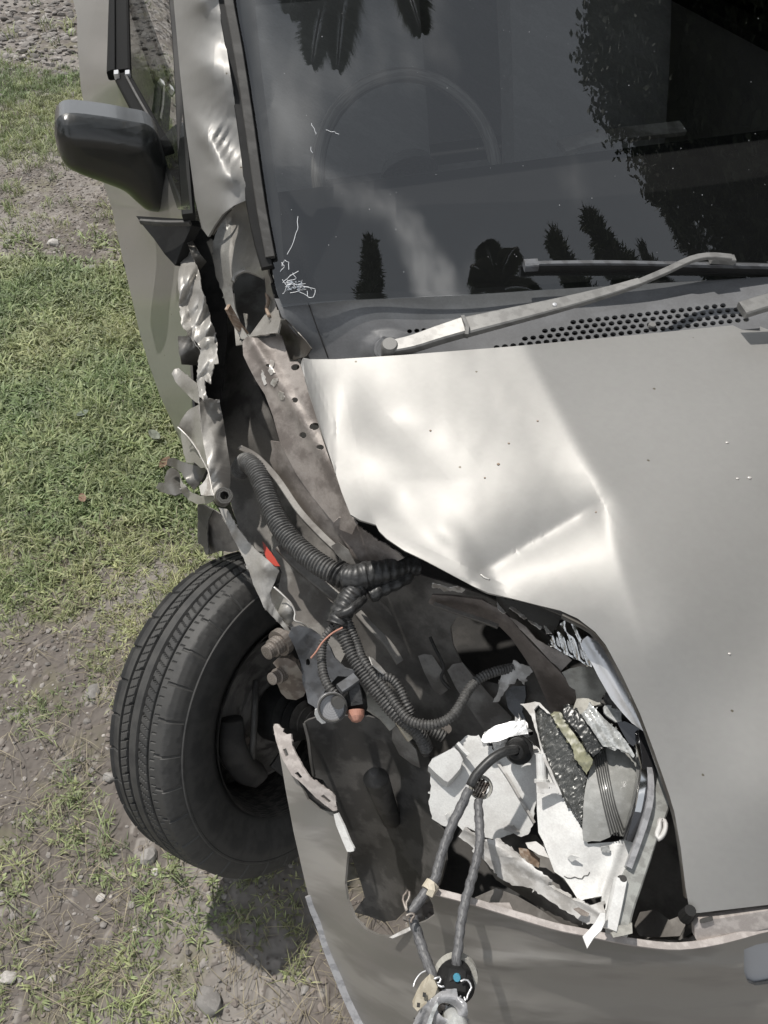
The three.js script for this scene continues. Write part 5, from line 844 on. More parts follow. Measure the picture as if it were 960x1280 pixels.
// splash liner
{
  const lc = [[382, 903, .545], [425, 890, .56], [470, 895, .57], [530, 945, .55], [556, 1030, .50], [540, 1115, .40], [495, 1150, .24], [450, 1140, .22], [440, 1060, .34], [415, 985, .44], [480, 1010, .43], [470, 940, .50], [470, 1080, .31]];
  const lf = tps(lc);
  const ln = part('splash_liner', sheet({ out: cK([[240, 95], [262, 80], [300, 68], [330, 84], [380, 90], [440, 60], [560, 62], [690, 100], [780, 185], [865, 270], [880, 360], [885, 500], [905, 600], [945, 640], [950, 780], [920, 900], [880, 960], [860, 990], [760, 1020], [700, 1080], [640, 1090], [560, 1060], [490, 1042], [545, 970], [520, 880], [480, 770], [440, 650], [405, 540], [375, 440], [335, 380], [290, 365], [270, 270]]), ctrl: lc, cell: 5, thick: .003, bump: (x, y) => .004 * Math.sin((x - y * .25) * .09) + crumple(.003, 40, 3)(x, y) }), M.liner);
  sub(ln, 'liner_edge', tube(cK([[242, 95], [262, 180], [275, 280], [290, 362]]).map((q, i) => [q[0], q[1], [.548, .535, .52, .50][i]]), .0025, { m: 6 }), M.rubber);
  // moulded boss running down the liner
  const ax = P(470, 966, .525).sub(P(488, 1030, .43));
  sub(ln, 'liner_boss', tube([P(467, 964, .55), P(469, 970, .538), P(474, 984, .508), P(481, 1003, .466), P(490, 1026, .42)], (s, a, t) => (.0165 - .004 * t) * Math.min(1, .35 + 5 * t + .02), { m: 20, step: .002, flat: 1.15 }), M.liner);
  const rp = [[462, 1015, .012], [500, 1060, .01]];
}
// bumper
{
  const L = [[342, 905, .55], [350, 945, .53], [357, 987, .51], [367, 1040, .475], [380, 1097, .43], [387, 1125, .41], [397, 1152, .385], [406, 1180, .365], [425, 1225, .335], [440, 1258, .315], [456, 1290, .30], [480, 1330, .28]];
  const ctrl = [...L, [380, 990, .53], [417, 1015, .525], [434, 1065, .505], [431, 1110, .475], [445, 1146, .47], [472, 1169, .495], [503, 1163, .545], [537, 1145, .60], [540, 1117, .645], [630, 1141, .65], [700, 1163, .652], [793, 1180, .655], [870, 1183, .66], [960, 1163, .665], [1200, 1130, .67], [450, 1220, .40], [520, 1230, .48], [620, 1250, .53], [780, 1270, .53], [960, 1270, .54], [1200, 1250, .54], [520, 1320, .36], [700, 1340, .42], [960, 1350, .43], [1200, 1350, .43]];
  const bf = tps(ctrl), ins = [[930, 1187], [945, 1181], [990, 1172], [1060, 1165], [1060, 1215], [990, 1225], [945, 1232], [935, 1228], [930, 1215]];
  const bump = (x, y) => .006 * Math.exp(-(((y - 1205 - (x - 700) * .02) / 12) ** 2)) * sst(520, 600, x) - .004 * Math.exp(-(((y - 1240) / 20) ** 2)) * sst(500, 600, x) - .008 * Math.exp(-(((x - 470) / 45) ** 2) - ((y - 1215) / 25) ** 2) + .0012 * fbm(x / 30, y / 30, 3, 3);
  const bp = part('front_bumper', sheet({ out: [...L.map(q => [q[0], q[1]]), [700, 1420], [1200, 1440], [1200, 1126], [1080, 1146], [960, 1164], [907, 1177], [870, 1184], [840, 1186], [793, 1181], [727, 1168], [693, 1161], [620, 1139], [580, 1127], [543, 1116], [535, 1118], [541, 1131], [543, 1144], [532, 1152], [518, 1157], [503, 1163], [488, 1171], [472, 1169], [457, 1162], [443, 1147], [434, 1124], [431, 1105], [433, 1080], [435, 1064], [428, 1040], [418, 1016], [400, 1012], [385, 1000], [372, 975], [355, 925], [345, 905]], holes: [ins], ctrl, bump, cell: 5, thick: .0035 }), M.bumper);
  sub(bp, 'bumper_lip', bar([[541, 1116], [580, 1126], [620, 1138], [693, 1160], [727, 1167], [793, 1180], [840, 1185], [870, 1183], [907, 1176], [960, 1162], [1080, 1144]].map(q => P(q[0], q[1] - 2, bf(q[0], q[1]) + .002)), .0075, .007), M.bracket);
  sub(bp, 'scraped_edge', bar([[384, 1120], [391, 1140], [398, 1155], [406, 1180], [425, 1225], [440, 1258], [458, 1292]].map((q, i) => P(q[0] + 1, q[1], bf(q[0], q[1]) + .004)), s => .008 + .010 * s, .004), M.plasticGrey);
  sub(bp, 'bumper_insert', sheet({ out: ins, map: (x, y) => P(x, y, bf(x, y) - .012), cell: 10, thick: .003 }), M.insert);
  sub(bp, 'torn_lip', sheet({ out: cJ([[270, 392], [350, 350], [420, 318], [430, 330], [370, 365], [290, 398]]), ctrl: [[488, 1171, .53], [518, 1157, .565], [503, 1164, .55]], cell: 3 }), M.whiteDirty);
  sub(bp, 'stay_bracket', sheet({ out: cK([[86, 112], [96, 100], [110, 100], [124, 118], [138, 122], [134, 140], [152, 152], [175, 148], [180, 205], [205, 260], [232, 312], [270, 368], [300, 385], [345, 422], [380, 445], [397, 465], [406, 532], [385, 536], [345, 505], [300, 470], [245, 412], [210, 380], [178, 355], [130, 270], [100, 185]]), holes: [cK([[134, 227], [150, 221], [163, 255], [148, 264]]), cK([[193, 346], [210, 338], [232, 366], [214, 372]]), cK([[322, 460], [338, 453], [376, 486], [362, 496]])], ctrl: [[343, 907, .56], [365, 930, .565], [388, 975, .555], [418, 1000, .545], [380, 975, .55], [350, 940, .552]], cell: 3, thick: .003, jag: .3, bump: crumple(.002, 18, 2) }), M.bracket);
  sub(bp, 'white_tab', sheet({ out: cK([[388, 552], [408, 545], [440, 610], [470, 685], [490, 722], [488, 736], [470, 740], [455, 738], [430, 680], [400, 605]]), ctrl: [[418, 1017, .545], [440, 1062, .53], [434, 1063, .525]], cell: 3, thick: .003 }), M.white);
  part('grille_header', sheet({ out: [[868, 1158], [874, 1150], [900, 1148], [960, 1138], [1100, 1128], [1100, 1142], [960, 1160], [907, 1174], [875, 1182], [869, 1172]], ctrl: [[870, 1160, .672], [960, 1140, .688], [960, 1160, .674], [1100, 1130, .69]], cell: 6, thick: .01 }), M.bracket);
  part('header_slot', sheet({ out: cL([[705, 210], [720, 203], [752, 196], [755, 212], [720, 222], [708, 222]]), ctrl: [[876, 1150, .681], [891, 1148, .683], [880, 1154, .68]], cell: 4, thick: .003 }), M.void);
  part('bonnet_buffer', turned([[0, .01], [.006, .01], [.008, -.01], [0, -.01]], P(860, 1142, .68), V(0, 1, 0), 12), M.blackTrim);
  part('bumper_beam_end', sheet({ out: cI([[85, 345], [130, 355], [230, 355], [245, 385], [310, 400], [380, 430], [370, 440], [200, 390]]), ctrl: [[588, 1125, .63], [640, 1130, .635], [685, 1153, .635], [627, 1140, .63]], cell: 4 }), M.bracket);
  part('bumper_inner_panel', sheet({ out: cI([[100, 335], [180, 300], [260, 330], [330, 370], [420, 430], [500, 470], [420, 470], [300, 420], [180, 385]]), ctrl: [[593, 1122, .605], [645, 1120, .60], [700, 1155, .62], [650, 1140, .61]], cell: 5, bump: crumple(.006, 20, 3) }), M.primerGrey);
}
// smashed headlamp
{
  const pl = [[536, 957, .60], [571, 930, .63], [600, 921, .64], [650, 918, .645], [678, 945, .65], [670, 1030, .60], [620, 1048, .575], [560, 1030, .56], [540, 1005, .57], [600, 985, .605]];
  const pf = tps(pl);
  const rp = part('headlamp_back_shell', sheet({ out: cG([[35, 520], [60, 470], [140, 430], [240, 372], [330, 292], [375, 300], [410, 290], [440, 340], [500, 345], [580, 335], [645, 285], [700, 283], [762, 302], [810, 345], [860, 390], [892, 445], [882, 650], [850, 750], [832, 830], [820, 960], [782, 1038], [730, 1056], [672, 1030], [620, 1045], [560, 1075], [500, 1068], [440, 1048], [340, 992], [292, 1012], [252, 970], [205, 980], [150, 976], [60, 922], [36, 812], [50, 700], [52, 575]]), ctrl: pl, cell: 4, thick: .003, jag: .9, jagStep: 4, bump: (x, y) => .0006 * fbm(x / 14, y / 14, 2, 2) }), M.white);
  sub(rp, 'moulded_box', sheet({ out: cG([[32, 522], [60, 474], [150, 424], [225, 385], [262, 420], [292, 478], [270, 545], [215, 610], [180, 645], [150, 632], [90, 580]]), map: (x, y) => P(x, y, pf(x, y) + .016), cell: 4, thickVec: V(0, -.015, 0), thick: 1 }), M.white);
  sub(rp, 'locating_rib', bar(cG([[245, 360], [285, 410], [325, 450]]).map(q => [q[0], q[1], pf(q[0], q[1]) + .013]), .005, .02), M.white);
  sub(rp, 'shell_rib', bar(cG([[545, 495], [620, 600], [720, 770], [825, 950]]).map(q => [q[0], q[1], pf(q[0], q[1]) + .0015]), .0035, .006), M.whiteDirty);
  sub(rp, 'shell_lobe', sheet({ out: cG([[600, 350], [640, 300], [700, 288], [760, 310], [850, 395], [800, 400], [740, 330], [680, 320], [640, 350], [605, 400]]), map: (x, y) => P(x, y, pf(x, y) + .006), cell: 4, thick: .004 }), M.whiteDirty);
  const f = part('bright_foil_block', sheet({ out: cG([[430, 335], [440, 295], [475, 262], [530, 224], [600, 205], [655, 188], [755, 180], [768, 225], [782, 282], [700, 296], [640, 308], [570, 336], [500, 348], [450, 350]]), ctrl: [[602, 926, .665], [620, 908, .672], [655, 900, .682], [660, 918, .675], [637, 922, .672]], cell: 2.5, thick: .014, bump: (x, y) => (x > 640 ? .0018 : .0005) * nz(x / 2.2, y / 2.2, 1) }), M.foil);
  // bulb lead: boot, ring, leads down to the dangling socket
  const b = P(647, 936, .675);
  const bt = part('rubber_boot', turned([[.004, .022], [.0085, .02], [.010, .012], [.0115, .010], [.0115, .006], [.0135, .004], [.0135, -.002], [0, -.002]], b, V(-.25, .75, .6), 22), M.blackTrim);
  sub(bt, 'boot_collar', turned([[.010, .003], [.0165, .003], [.018, -.006], [.010, -.006]], P(649, 938, .664), V(-.1, .8, .5), 24), M.blackTrim);
  part('black_lead', tube([[646, 937, .69], [632, 939, .697], [616, 948, .697], [602, 961, .692], [593, 972, .687], [588, 983, .682]], .0058, { m: 10 }), M.tape);
  const rc = P(601, 984, .668), ra = V(-.2, .8, .6);
  const rg = part('lead_ring', turned([[.0105, .004], [.0135, .005], [.0145, 0], [.0135, -.005], [.0105, -.004]], rc, ra, 24), M.cream);
  sub(rg, 'metal_terminal', sheet({ out: cG([[372, 690], [405, 650], [435, 628], [480, 665], [478, 690], [440, 745], [415, 770], [380, 730]]), ctrl: [[592, 985, .675], [602, 975, .682], [610, 985, .675], [600, 997, .668]], cell: 1.6, bump: (x, y) => .002 * Math.sin(x * 1.6 + y * .8), thick: .003 }), M.steel);
  part('taped_lead', tube([[587, 986, .684], [578, 1005, .677], [566, 1030, .67], [556, 1055, .665], [549, 1078, .662], [544, 1098, .66], [538, 1109, .66]], taped(.0056), { m: 12, step: .0015 }), M.wire);
  const tl = part('taped_lead', tube([[538, 1108, .66], [528, 1121, .658], [518, 1134, .656], [510, 1142, .655]], taped(.0056, .6), { m: 12, step: .0015 }), M.wire);
  sub(tl, 'lead_clip', turned([[.006, .005], [.0085, .005], [.0085, -.005], [.006, -.005]], P(538, 1109, .661), P(544, 1098, .66).sub(P(530, 1119, .658)), 14), M.beige);
  sub(tl, 'lead_clip', bar([P(539, 1105, .668), P(540, 1112, .668), P(537, 1119, .664)], .008, .006), M.beige);
  sub(tl, 'bent_terminal', tube(cJ([[375, 235], [358, 180], [352, 155], [370, 130], [388, 105], [392, 150], [372, 190], [378, 230]]).map(q => [q[0], q[1], .665]), .0016, { m: 6 }), M.steel);
  sub(tl, 'bent_terminal', tube(cJ([[372, 262], [410, 250], [425, 262], [405, 285], [402, 305]]).map(q => [q[0], q[1], .668]), .0016, { m: 6 }), M.steel);
  part('taped_lead', tube([[516, 1146, .652], [520, 1160, .65], [526, 1180, .648], [533, 1200, .65], [540, 1218, .655], [543, 1228, .655]], taped(.0056), { m: 12, step: .0015 }), M.wire);
  part('taped_lead', tube([[598, 1000, .672], [599, 1025, .672], [600, 1050, .672], [595, 1078, .672], [588, 1104, .672], [581, 1130, .672], [576, 1156, .672], [573, 1182, .672], [571, 1200, .67], [570, 1216, .665]], taped(.0052, 1.3), { m: 12, step: .0015 }), M.wire);
  // dangling socket
  const o = P(566, 1222, .655);
  const ds = part('bulb_holder', turned([[0, .012], [.014, .012], [.018, .008], [.019, -.016], [0, -.016]], P(570, 1230, .66), V(.1, .7, .75), 24), M.blackTrim);
  sub(ds, 'holder_flange', turned([[.012, .004], [.022, .005], [.0235, .001], [.0235, -.004], [.012, -.006]], P(570, 1221, .648), V(.1, .75, .6), 30), M.cream);
  sub(ds, 'blue_seal', turned([[0, .004], [.0035, .003], [.004, 0], [0, 0]], P(571, 1221.5, .678), V(0, .8, .5), 10), M.blue);
  sub(ds, 'holder_body', bar([P(556, 1222, .665), P(570, 1226, .674), P(583, 1227, .664)], .022, .014), M.blackTrim);
  sub(ds, 'bent_wire', tube(cJ([[700, 655], [735, 645], [765, 690], [745, 730], [730, 780], [722, 750]]).map(q => [q[0], q[1], .682]), .0011, { m: 5 }), M.silver);
  sub(ds, 'bent_wire', tube(cJ([[540, 640], [580, 630], [575, 660], [555, 670], [590, 690], [600, 685]]).map(q => [q[0], q[1], .684]), .0011, { m: 5 }), M.silver);
  sub(ds, 'bent_wire', tube(cJ([[500, 590], [460, 610], [430, 650], [415, 690]]).map(q => [q[0], q[1], .655]), .0012, { m: 5 }), M.silver);
  const be = part('beige_connector', sheet({ out: cJ([[413, 808], [440, 745], [470, 690], [520, 640], [545, 655], [562, 690], [546, 738], [515, 765], [482, 802], [455, 822], [440, 836]]), map: (x, y) => P(x, y, .672 - (y - 1240) * .0004), cell: 4, thick: .014, bump: () => 0 }), M.beige);
  for (const q of [[482, 735], [447, 797]]) { const c = cJ([q])[0]; sub(be, 'connector_slot', bar([P(c[0] - 2, c[1], .674), P(c[0] + 2, c[1] + .6, .674)], .004, .002), M.void); }
  // clear grey bulb body at the lower edge of the picture
  const rc2 = P(560, 1257, .68), ax = V(-.12, .82, .55).normalize();
  const hk = [[520, 1275, .655], [535, 1258, .668], [555, 1240, .672], [575, 1245, .672], [582, 1262, .672], [582, 1285, .66], [548, 1290, .652]], hkf = tps(hk);
  const dome = (x, y) => { const d = Math.hypot((x - 561) / 25, (y - 1261) / 21); return .012 * Math.exp(-(((d - .72) / .5) ** 2)) - .004 * Math.exp(-((d / .4) ** 2)); };
  const hole = cJ(ellipse(622, 835, 66, 44, 22, .5));
  const bb = part('bulb_housing', sheet({ out: cJ([[405, 940], [430, 870], [470, 812], [510, 772], [545, 742], [575, 718], [610, 702], [676, 700], [682, 745], [712, 762], [738, 792], [744, 840], [736, 880], [742, 930], [745, 1010], [405, 1010]]), holes: [hole], ctrl: hk, bump: (x, y) => dome(x, y) + .002 * Math.sin((x + y * .4) * .5) * sst(556, 540, x) + .0007 * nz(x / 3, y / 3, 2), cell: 2, thick: .0025, jag: .4, jagStep: 3 }), M.plasticGrey);
  sub(bb, 'housing_bore', sheet({ out: cJ(ellipse(622, 838, 84, 60, 20, .5)), map: (x, y) => P(x, y, hkf(x, y) - .012), cell: 5, thick: .001 }), M.void);
  sub(bb, 'bore_contact', bar([P(556, 1258, hkf(556, 1258) - .006), P(562, 1263, hkf(562, 1263) - .004), P(567, 1266, hkf(567, 1266) - .006)], .004, .004), M.silver);
  sub(bb, 'bore_contact', turned([[0, .006], [.003, .005], [.0035, 0], [0, 0]], P(553, 1257, hkf(553, 1257) - .008), V(0, .8, .5), 10), M.steel);
  sub(bb, 'housing_fin', sheet({ out: cJ([[470, 1000], [500, 900], [530, 820], [560, 780], [566, 800], [540, 860], [520, 930], [500, 1000]]), map: (x, y) => P(x, y, hkf(x, y) + .014), cell: 3, thick: .006 }), M.clear);
  sub(bb, 'clear_bulb', turned([[0, .016], [.008, .013], [.011, 0], [.010, -.02], [0, -.02]], P(572, 1284, .672), V(.2, .7, .7), 20), M.clear);
  // main housing
  const hc = [[671, 985, .655], [673, 1041, .635], [700, 1095, .635], [723, 1125, .635], [755, 1130, .64], [760, 1165, .645], [800, 1058, .66], [735, 1050, .662], [702, 993, .668], [680, 945, .672], [700, 1050, .65], [740, 1090, .645]];
  const hh = tps(hc);
  const hs = part('headlamp_housing', sheet({ out: [[671, 987], [671, 1013], [673, 1041], [679, 1052], [683, 1063], [693, 1090], [705, 1098], [716, 1114], [724, 1127], [731, 1124], [752, 1120], [754, 1140], [757, 1166], [763, 1168], [772, 1130], [790, 1088], [799, 1058], [795, 1046], [770, 1052], [735, 1055], [729, 1040], [722, 1024], [702, 993], [690, 968], [682, 943], [676, 946], [679, 965]], ctrl: hc, cell: 4, thick: .003, bump: (x, y) => .004 * Math.exp(-((((x - 762) - (y - 1090) * -.35) / 7) ** 2)) + .0008 * fbm(x / 14, y / 14, 5, 2) }), M.white);
  sub(hs, 'shell_crack', tube([[705, 1095, hh(705, 1095) + .001], [712, 1098, hh(712, 1098) + .001], [719, 1096, hh(719, 1096) + .0008], [726, 1099, hh(726, 1099) + .0008], [731, 1094, hh(731, 1094) + .0008], [735, 1094, hh(735, 1094) + .0008], [737, 1090, hh(737, 1090) + .0008]], .00045, { m: 5 }), M.bay);
  sub(hs, 'mounting_boss', turned([[0, .03], [.006, .03], [.006, 0], [.009, 0], [.009, -.004], [0, -.004]], P(677, 974, .668), V(0, .55, -.85), 14), M.white);
  sub(hs, 'mounting_tab', sheet({ out: cH([[98, 562], [200, 568], [238, 632], [195, 632], [100, 628]]), ctrl: [[670, 978, .682], [692, 980, .682], [695, 991, .678]], cell: 3, thick: .003, holes: [cH(ellipse(182, 600, 10, 6, 8))] }), M.whiteDirty);
  part('white_post', bar([P(775, 1100, .69), P(769, 1130, .685), P(762, 1162, .678)], .013, .016), M.white);
  part('post_cap', turned([[0, .005], [.004, .004], [.0045, -.006], [0, -.006]], P(778, 1099, .694), V(0, 1, .3), 12), M.void);
  part('pointed_white_shard', sheet({ out: cI([[572, 392], [590, 394], [588, 430], [574, 460], [545, 488], [522, 526], [514, 505], [505, 482], [530, 455], [552, 428]]), ctrl: [[755, 1141, .70], [735, 1170, .69], [730, 1180, .69], [752, 1160, .695]], cell: 4, thick: .003 }), M.white);
  seed = 5151;
  for (const [x, y, f, s, m] of [[715, 1072, hh, 10, 'white'], [758, 1062, hh, 9, 'clear'], [640, 1036, pf, 11, 'whiteDirty'], [560, 1020, pf, 7, 'white']]) {
    const n = 4 + Math.floor(rnd() * 3), a0 = rnd() * 6, o = []; for (let k = 0; k < n; k++) { const a = a0 + k / n * 6.283 + rr(-.3, .3), r = s * rr(.35, 1.1); o.push([x + Math.cos(a) * r, y + Math.sin(a) * r * .8]); }
    const tx = rr(-.0006, .0006), ty = rr(-.0005, .0002); part('plastic_shard', sheet({ out: o, map: (px, py) => P(px, py, f(px, py) + .006 + tx * (px - x) + ty * (py - y)), cell: 3, jag: .5, jagStep: 3, thick: .002 }), M[m]);
  }
  // long broken rail of the lamp
  const br = part('broken_lamp_rail', sheet({ out: cI([[38, 108], [48, 95], [62, 72], [90, 90], [140, 118], [190, 118], [240, 160], [300, 205], [380, 262], [376, 290], [420, 315], [470, 345], [530, 366], [580, 350], [590, 400], [575, 432], [522, 437], [480, 412], [430, 382], [370, 340], [310, 300], [240, 290], [185, 258], [170, 232], [130, 190], [90, 145]]), ctrl: [[574, 1045, .60], [623, 1050, .63], [687, 1098, .645], [735, 1132, .665], [734, 1155, .655], [683, 1124, .63], [620, 1090, .60], [660, 1080, .638]], cell: 4, thick: .004, jag: 1.1, jagStep: 4, bump: (x, y) => .002 * fbm(x / 16, y / 16, 1, 2) + .004 * Math.exp(-((((y - 1085) - (x - 660) * .62) / 6) ** 2)) }), M.whiteDirty);
  sub(br, 'rail_underside', sheet({ out: cI([[130, 190], [185, 258], [240, 290], [310, 300], [430, 382], [522, 437], [520, 460], [450, 450], [370, 400], [310, 350], [230, 300], [180, 270]]), ctrl: [[605, 1075, .585], [640, 1107, .59], [700, 1135, .62], [733, 1160, .64], [700, 1155, .61], [640, 1112, .58]], cell: 4, jag: .4 }), M.primerGrey);
  sub(br, 'rail_print', sheet({ out: cI([[470, 378], [490, 372], [530, 395], [525, 408], [500, 402]]), ctrl: [[717, 1136, .667], [736, 1142, .667], [728, 1145, .666]], cell: 4 }), M.steel);
  part('dark_inner_web', sheet({ out: cI([[190, 115], [240, 95], [330, 100], [385, 170], [400, 235], [470, 310], [500, 355], [430, 325], [370, 290], [300, 205]]), ctrl: [[625, 1045, .56], [670, 1043, .56], [720, 1120, .57], [680, 1100, .56]], cell: 6, bump: crumple(.006, 20, 2) }), M.bay);
  part('grey_inner_flap', sheet({ out: cI([[290, 130], [330, 125], [370, 155], [388, 190], [340, 175], [300, 150]]), ctrl: [[657, 1053, .60], [690, 1073, .61], [670, 1052, .605]], cell: 4 }), M.whiteDirty);
  part('rusty_inner_clip', sheet({ out: cI([[265, 150], [300, 155], [345, 190], [340, 225], [300, 205], [270, 180]]), ctrl: [[648, 1060, .585], [675, 1075, .59], [660, 1078, .58]], cell: 4, bump: crumple(.006, 10, 2) }), M.rust);
  // broken lenses
  const lc = [[729, 1037, .672], [732, 977, .690], [754, 935, .698], [800, 947, .700], [796, 1006, .690], [785, 1042, .674], [760, 985, .700], [762, 1015, .690]];
  const lf = tps(lc);
  const ln = part('fluted_lens', sheet({ out: cH([[378, 915], [374, 850], [380, 700], [390, 610], [402, 555], [420, 490], [442, 432], [470, 390], [500, 362], [545, 358], [600, 372], [650, 395], [690, 412], [727, 430], [724, 560], [705, 690], [685, 780], [662, 862], [640, 892], [625, 880], [605, 890], [595, 865], [560, 868], [540, 895], [515, 905], [480, 920], [430, 918], [400, 926]]), ctrl: lc, cell: 3.2, thick: .003, jag: .3 }), M.lens);
  for (let i = 0; i < 6; i++) { const t = i / 5; const a = cH([[446 + 62 * t, 418 - 56 * t], [470 + 62 * t, 560 - 40 * t], [505 + 65 * t, 720 - 20 * t], [545 + 92 * t, 880 + 14 * t]]); sub(ln, 'lens_flute', bar(a.map(q => P(q[0], q[1], lf(q[0], q[1]) + .0008)), .0013, .003), i % 1 ? M.lens : M.lensDark); }
  part('shattered_reflector', sheet({ out: cH([[75, 110], [110, 95], [185, 155], [230, 230], [275, 300], [320, 375], [330, 420], [372, 480], [398, 530], [390, 600], [380, 700], [375, 830], [340, 780], [300, 715], [255, 640], [215, 555], [180, 470], [140, 380], [120, 290], [95, 200]]), ctrl: [[668, 885, .690], [690, 895, .70], [733, 970, .692], [728, 1030, .672], [703, 990, .675], [680, 940, .682], [705, 930, .695]], cell: 2.6, jag: .7, jagStep: 3, thick: .003, bump: (x, y) => .0035 * Math.abs(nz(x / 6, y / 6, 2)) + .0016 * nz(x / 1.7, y / 1.7, 4) }), M.shatter);
  part('white_lens_edge', sheet({ out: cH([[0, 95], [55, 90], [90, 82], [120, 88], [182, 155], [160, 150], [110, 100], [85, 130], [95, 200], [115, 300], [140, 385], [180, 475], [215, 560], [250, 640], [235, 640], [200, 560], [165, 480], [135, 420], [110, 310], [85, 230], [70, 170], [30, 120]]), ctrl: [[650, 880, .69], [672, 878, .70], [688, 892, .705], [680, 945, .688], [702, 993, .678], [668, 905, .694]], cell: 3, jag: .5, thick: .003 }), M.whiteDirty);
  part('yellow_panel', sheet({ out: cH([[182, 158], [205, 140], [250, 148], [270, 190], [300, 240], [340, 295], [365, 330], [392, 355], [420, 405], [438, 432], [425, 470], [400, 520], [385, 500], [345, 440], [325, 420], [320, 370], [275, 300], [230, 232]]), ctrl: [[688, 893, .712], [702, 890, .714], [742, 950, .710], [733, 968, .70], [715, 935, .708]], cell: 3, jag: .6, jagStep: 3, thick: .003, bump: (x, y) => .002 * fbm(x / 8, y / 8, 3, 2) }), M.yellow);
  part('shattered_dark_shard', sheet({ out: cH([[250, 142], [268, 112], [290, 92], [330, 130], [372, 165], [410, 220], [450, 285], [492, 335], [500, 355], [470, 388], [440, 412], [400, 372], [382, 330], [345, 270], [300, 215]]), ctrl: [[704, 888, .724], [712, 880, .728], [754, 932, .722], [741, 945, .715], [728, 905, .726]], cell: 2.6, jag: .7, jagStep: 3, thick: .003, bump: (x, y) => .0022 * Math.abs(nz(x / 4, y / 4, 2)) + .001 * nz(x / 1.6, y / 1.6, 4) }), M.shatterDark);
  part('clear_lens_shard', sheet({ out: cH([[365, 155], [400, 130], [415, 85], [440, 110], [490, 165], [540, 215], [590, 260], [630, 310], [665, 360], [690, 405], [680, 418], [650, 392], [600, 368], [545, 355], [500, 352], [465, 300], [430, 250], [395, 200]]), ctrl: [[728, 890, .735], [736, 878, .738], [773, 914, .732], [793, 945, .722], [755, 933, .724], [750, 900, .738]], cell: 2.4, jag: .5, thick: .003, bump: (x, y) => .004 * Math.abs(Math.sin((x * .8 - y * .5) * .28)) + .0025 * Math.abs(nz(x / 7, y / 7, 4)) }), M.clear);
  part('clear_lens_shard', sheet({ out: cH([[500, 115], [530, 82], [565, 78], [595, 110], [608, 150], [610, 200], [575, 205], [540, 180], [505, 150]]), ctrl: [[755, 882, .742], [772, 880, .742], [776, 900, .738]], cell: 3, jag: .6, thick: .003 }), M.clear);
  part('cream_arch_bracket', sheet({ out: cF([[648, 442], [690, 422], [735, 412], [800, 418], [845, 435], [880, 490], [902, 545], [880, 540], [855, 560], [850, 600], [800, 610], [775, 640], [740, 650], [705, 625], [722, 575], [716, 530], [685, 510], [668, 470]]), ctrl: [[703, 840, .722], [725, 834, .73], [755, 845, .735], [764, 866, .738], [735, 890, .728], [720, 870, .715]], bump: (x, y) => .008 * Math.exp(-(((x - 728) ** 2) / 200)) + .0012 * fbm(x / 12, y / 12, 3, 2), cell: 3, thick: .003, jag: .4 }), M.cream);
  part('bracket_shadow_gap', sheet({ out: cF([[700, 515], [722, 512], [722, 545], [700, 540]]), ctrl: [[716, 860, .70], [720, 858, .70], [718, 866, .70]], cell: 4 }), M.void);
  part('torn_black_bracket', sheet({ out: cF([[840, 590], [860, 560], [880, 545], [905, 555], [925, 590], [948, 610], [945, 630], [915, 625], [900, 605], [870, 602]]), ctrl: [[750, 877, .742], [766, 868, .748], [776, 885, .745]], cell: 2.5, jag: .9, jagStep: 2.5, bump: crumple(.006, 6, 2), thick: .003 }), M.void);
  // ribbed chrome piece and silver sweep under the bonnet edge
  part('ribbed_chrome', sheet({ out: cF([[582, 300], [600, 262], [640, 198], [668, 180], [700, 178], [740, 205], [762, 228], [752, 268], [742, 290], [765, 335], [790, 385], [800, 416], [772, 406], [740, 385], [700, 368], [655, 345], [622, 325]]), ctrl: [[686, 805, .79], [700, 780, .802], [728, 785, .806], [739, 832, .785], [705, 820, .785]], cell: 1.5, thick: .003, jag: .3, bump: (x, y) => .0028 * Math.abs(Math.sin((x + .42 * (797 - y)) * .27)) * sst(780, 800, y) + .0012 * Math.sin((x) * .42) }), M.chrome);
  part('silver_sweep', sheet({ out: [[726, 806], [728, 800], [734, 795], [748, 803], [762, 820], [772, 838], [783, 858], [795, 882], [802, 900], [804, 914], [790, 904], [777, 890], [764, 874], [756, 860], [748, 846], [742, 834], [734, 820]], ctrl: [[728, 803, .80], [748, 805, .803], [783, 860, .785], [802, 905, .762], [777, 888, .765], [745, 838, .788]], cell: 4, thick: .003, bump: (x, y) => .003 * Math.exp(-((((x - 762) - (y - 840) * .6) / 8) ** 2)) }), M.silver);
  part('black_bezel_block', sheet({ out: cH([[582, 205], [630, 200], [690, 228], [738, 245], [760, 275], [752, 330], [740, 360], [712, 330], [680, 350], [650, 330], [610, 260]]), ctrl: [[771, 903, .735], [795, 906, .74], [806, 925, .733], [795, 932, .728]], cell: 4, thick: .012, bump: () => 0 }), M.chromeDark);
  const bz = part('chrome_bezel', bar(cH([[738, 270], [755, 380], [762, 480], [752, 580], [735, 680], [705, 800], [672, 915]]).map((q, i) => [q[0], q[1], [.733, .728, .722, .715, .706, .695, .682][i]]), .020, .022), M.chromeDark);
  sub(bz, 'chrome_lip', bar(cH([[708, 340], [728, 420], [742, 480], [732, 580], [716, 680], [690, 800]]).map((q, i) => [q[0], q[1], [.735, .732, .728, .722, .713, .70][i]]), .008, .008), M.chrome);
  sub(bz, 'bezel_edge', bar(cH([[725, 420], [726, 560], [708, 690], [680, 810], [650, 905]]).map((q, i) => [q[0], q[1], [.72, .715, .705, .692, .68][i]]), .006, .012), M.lensDark);
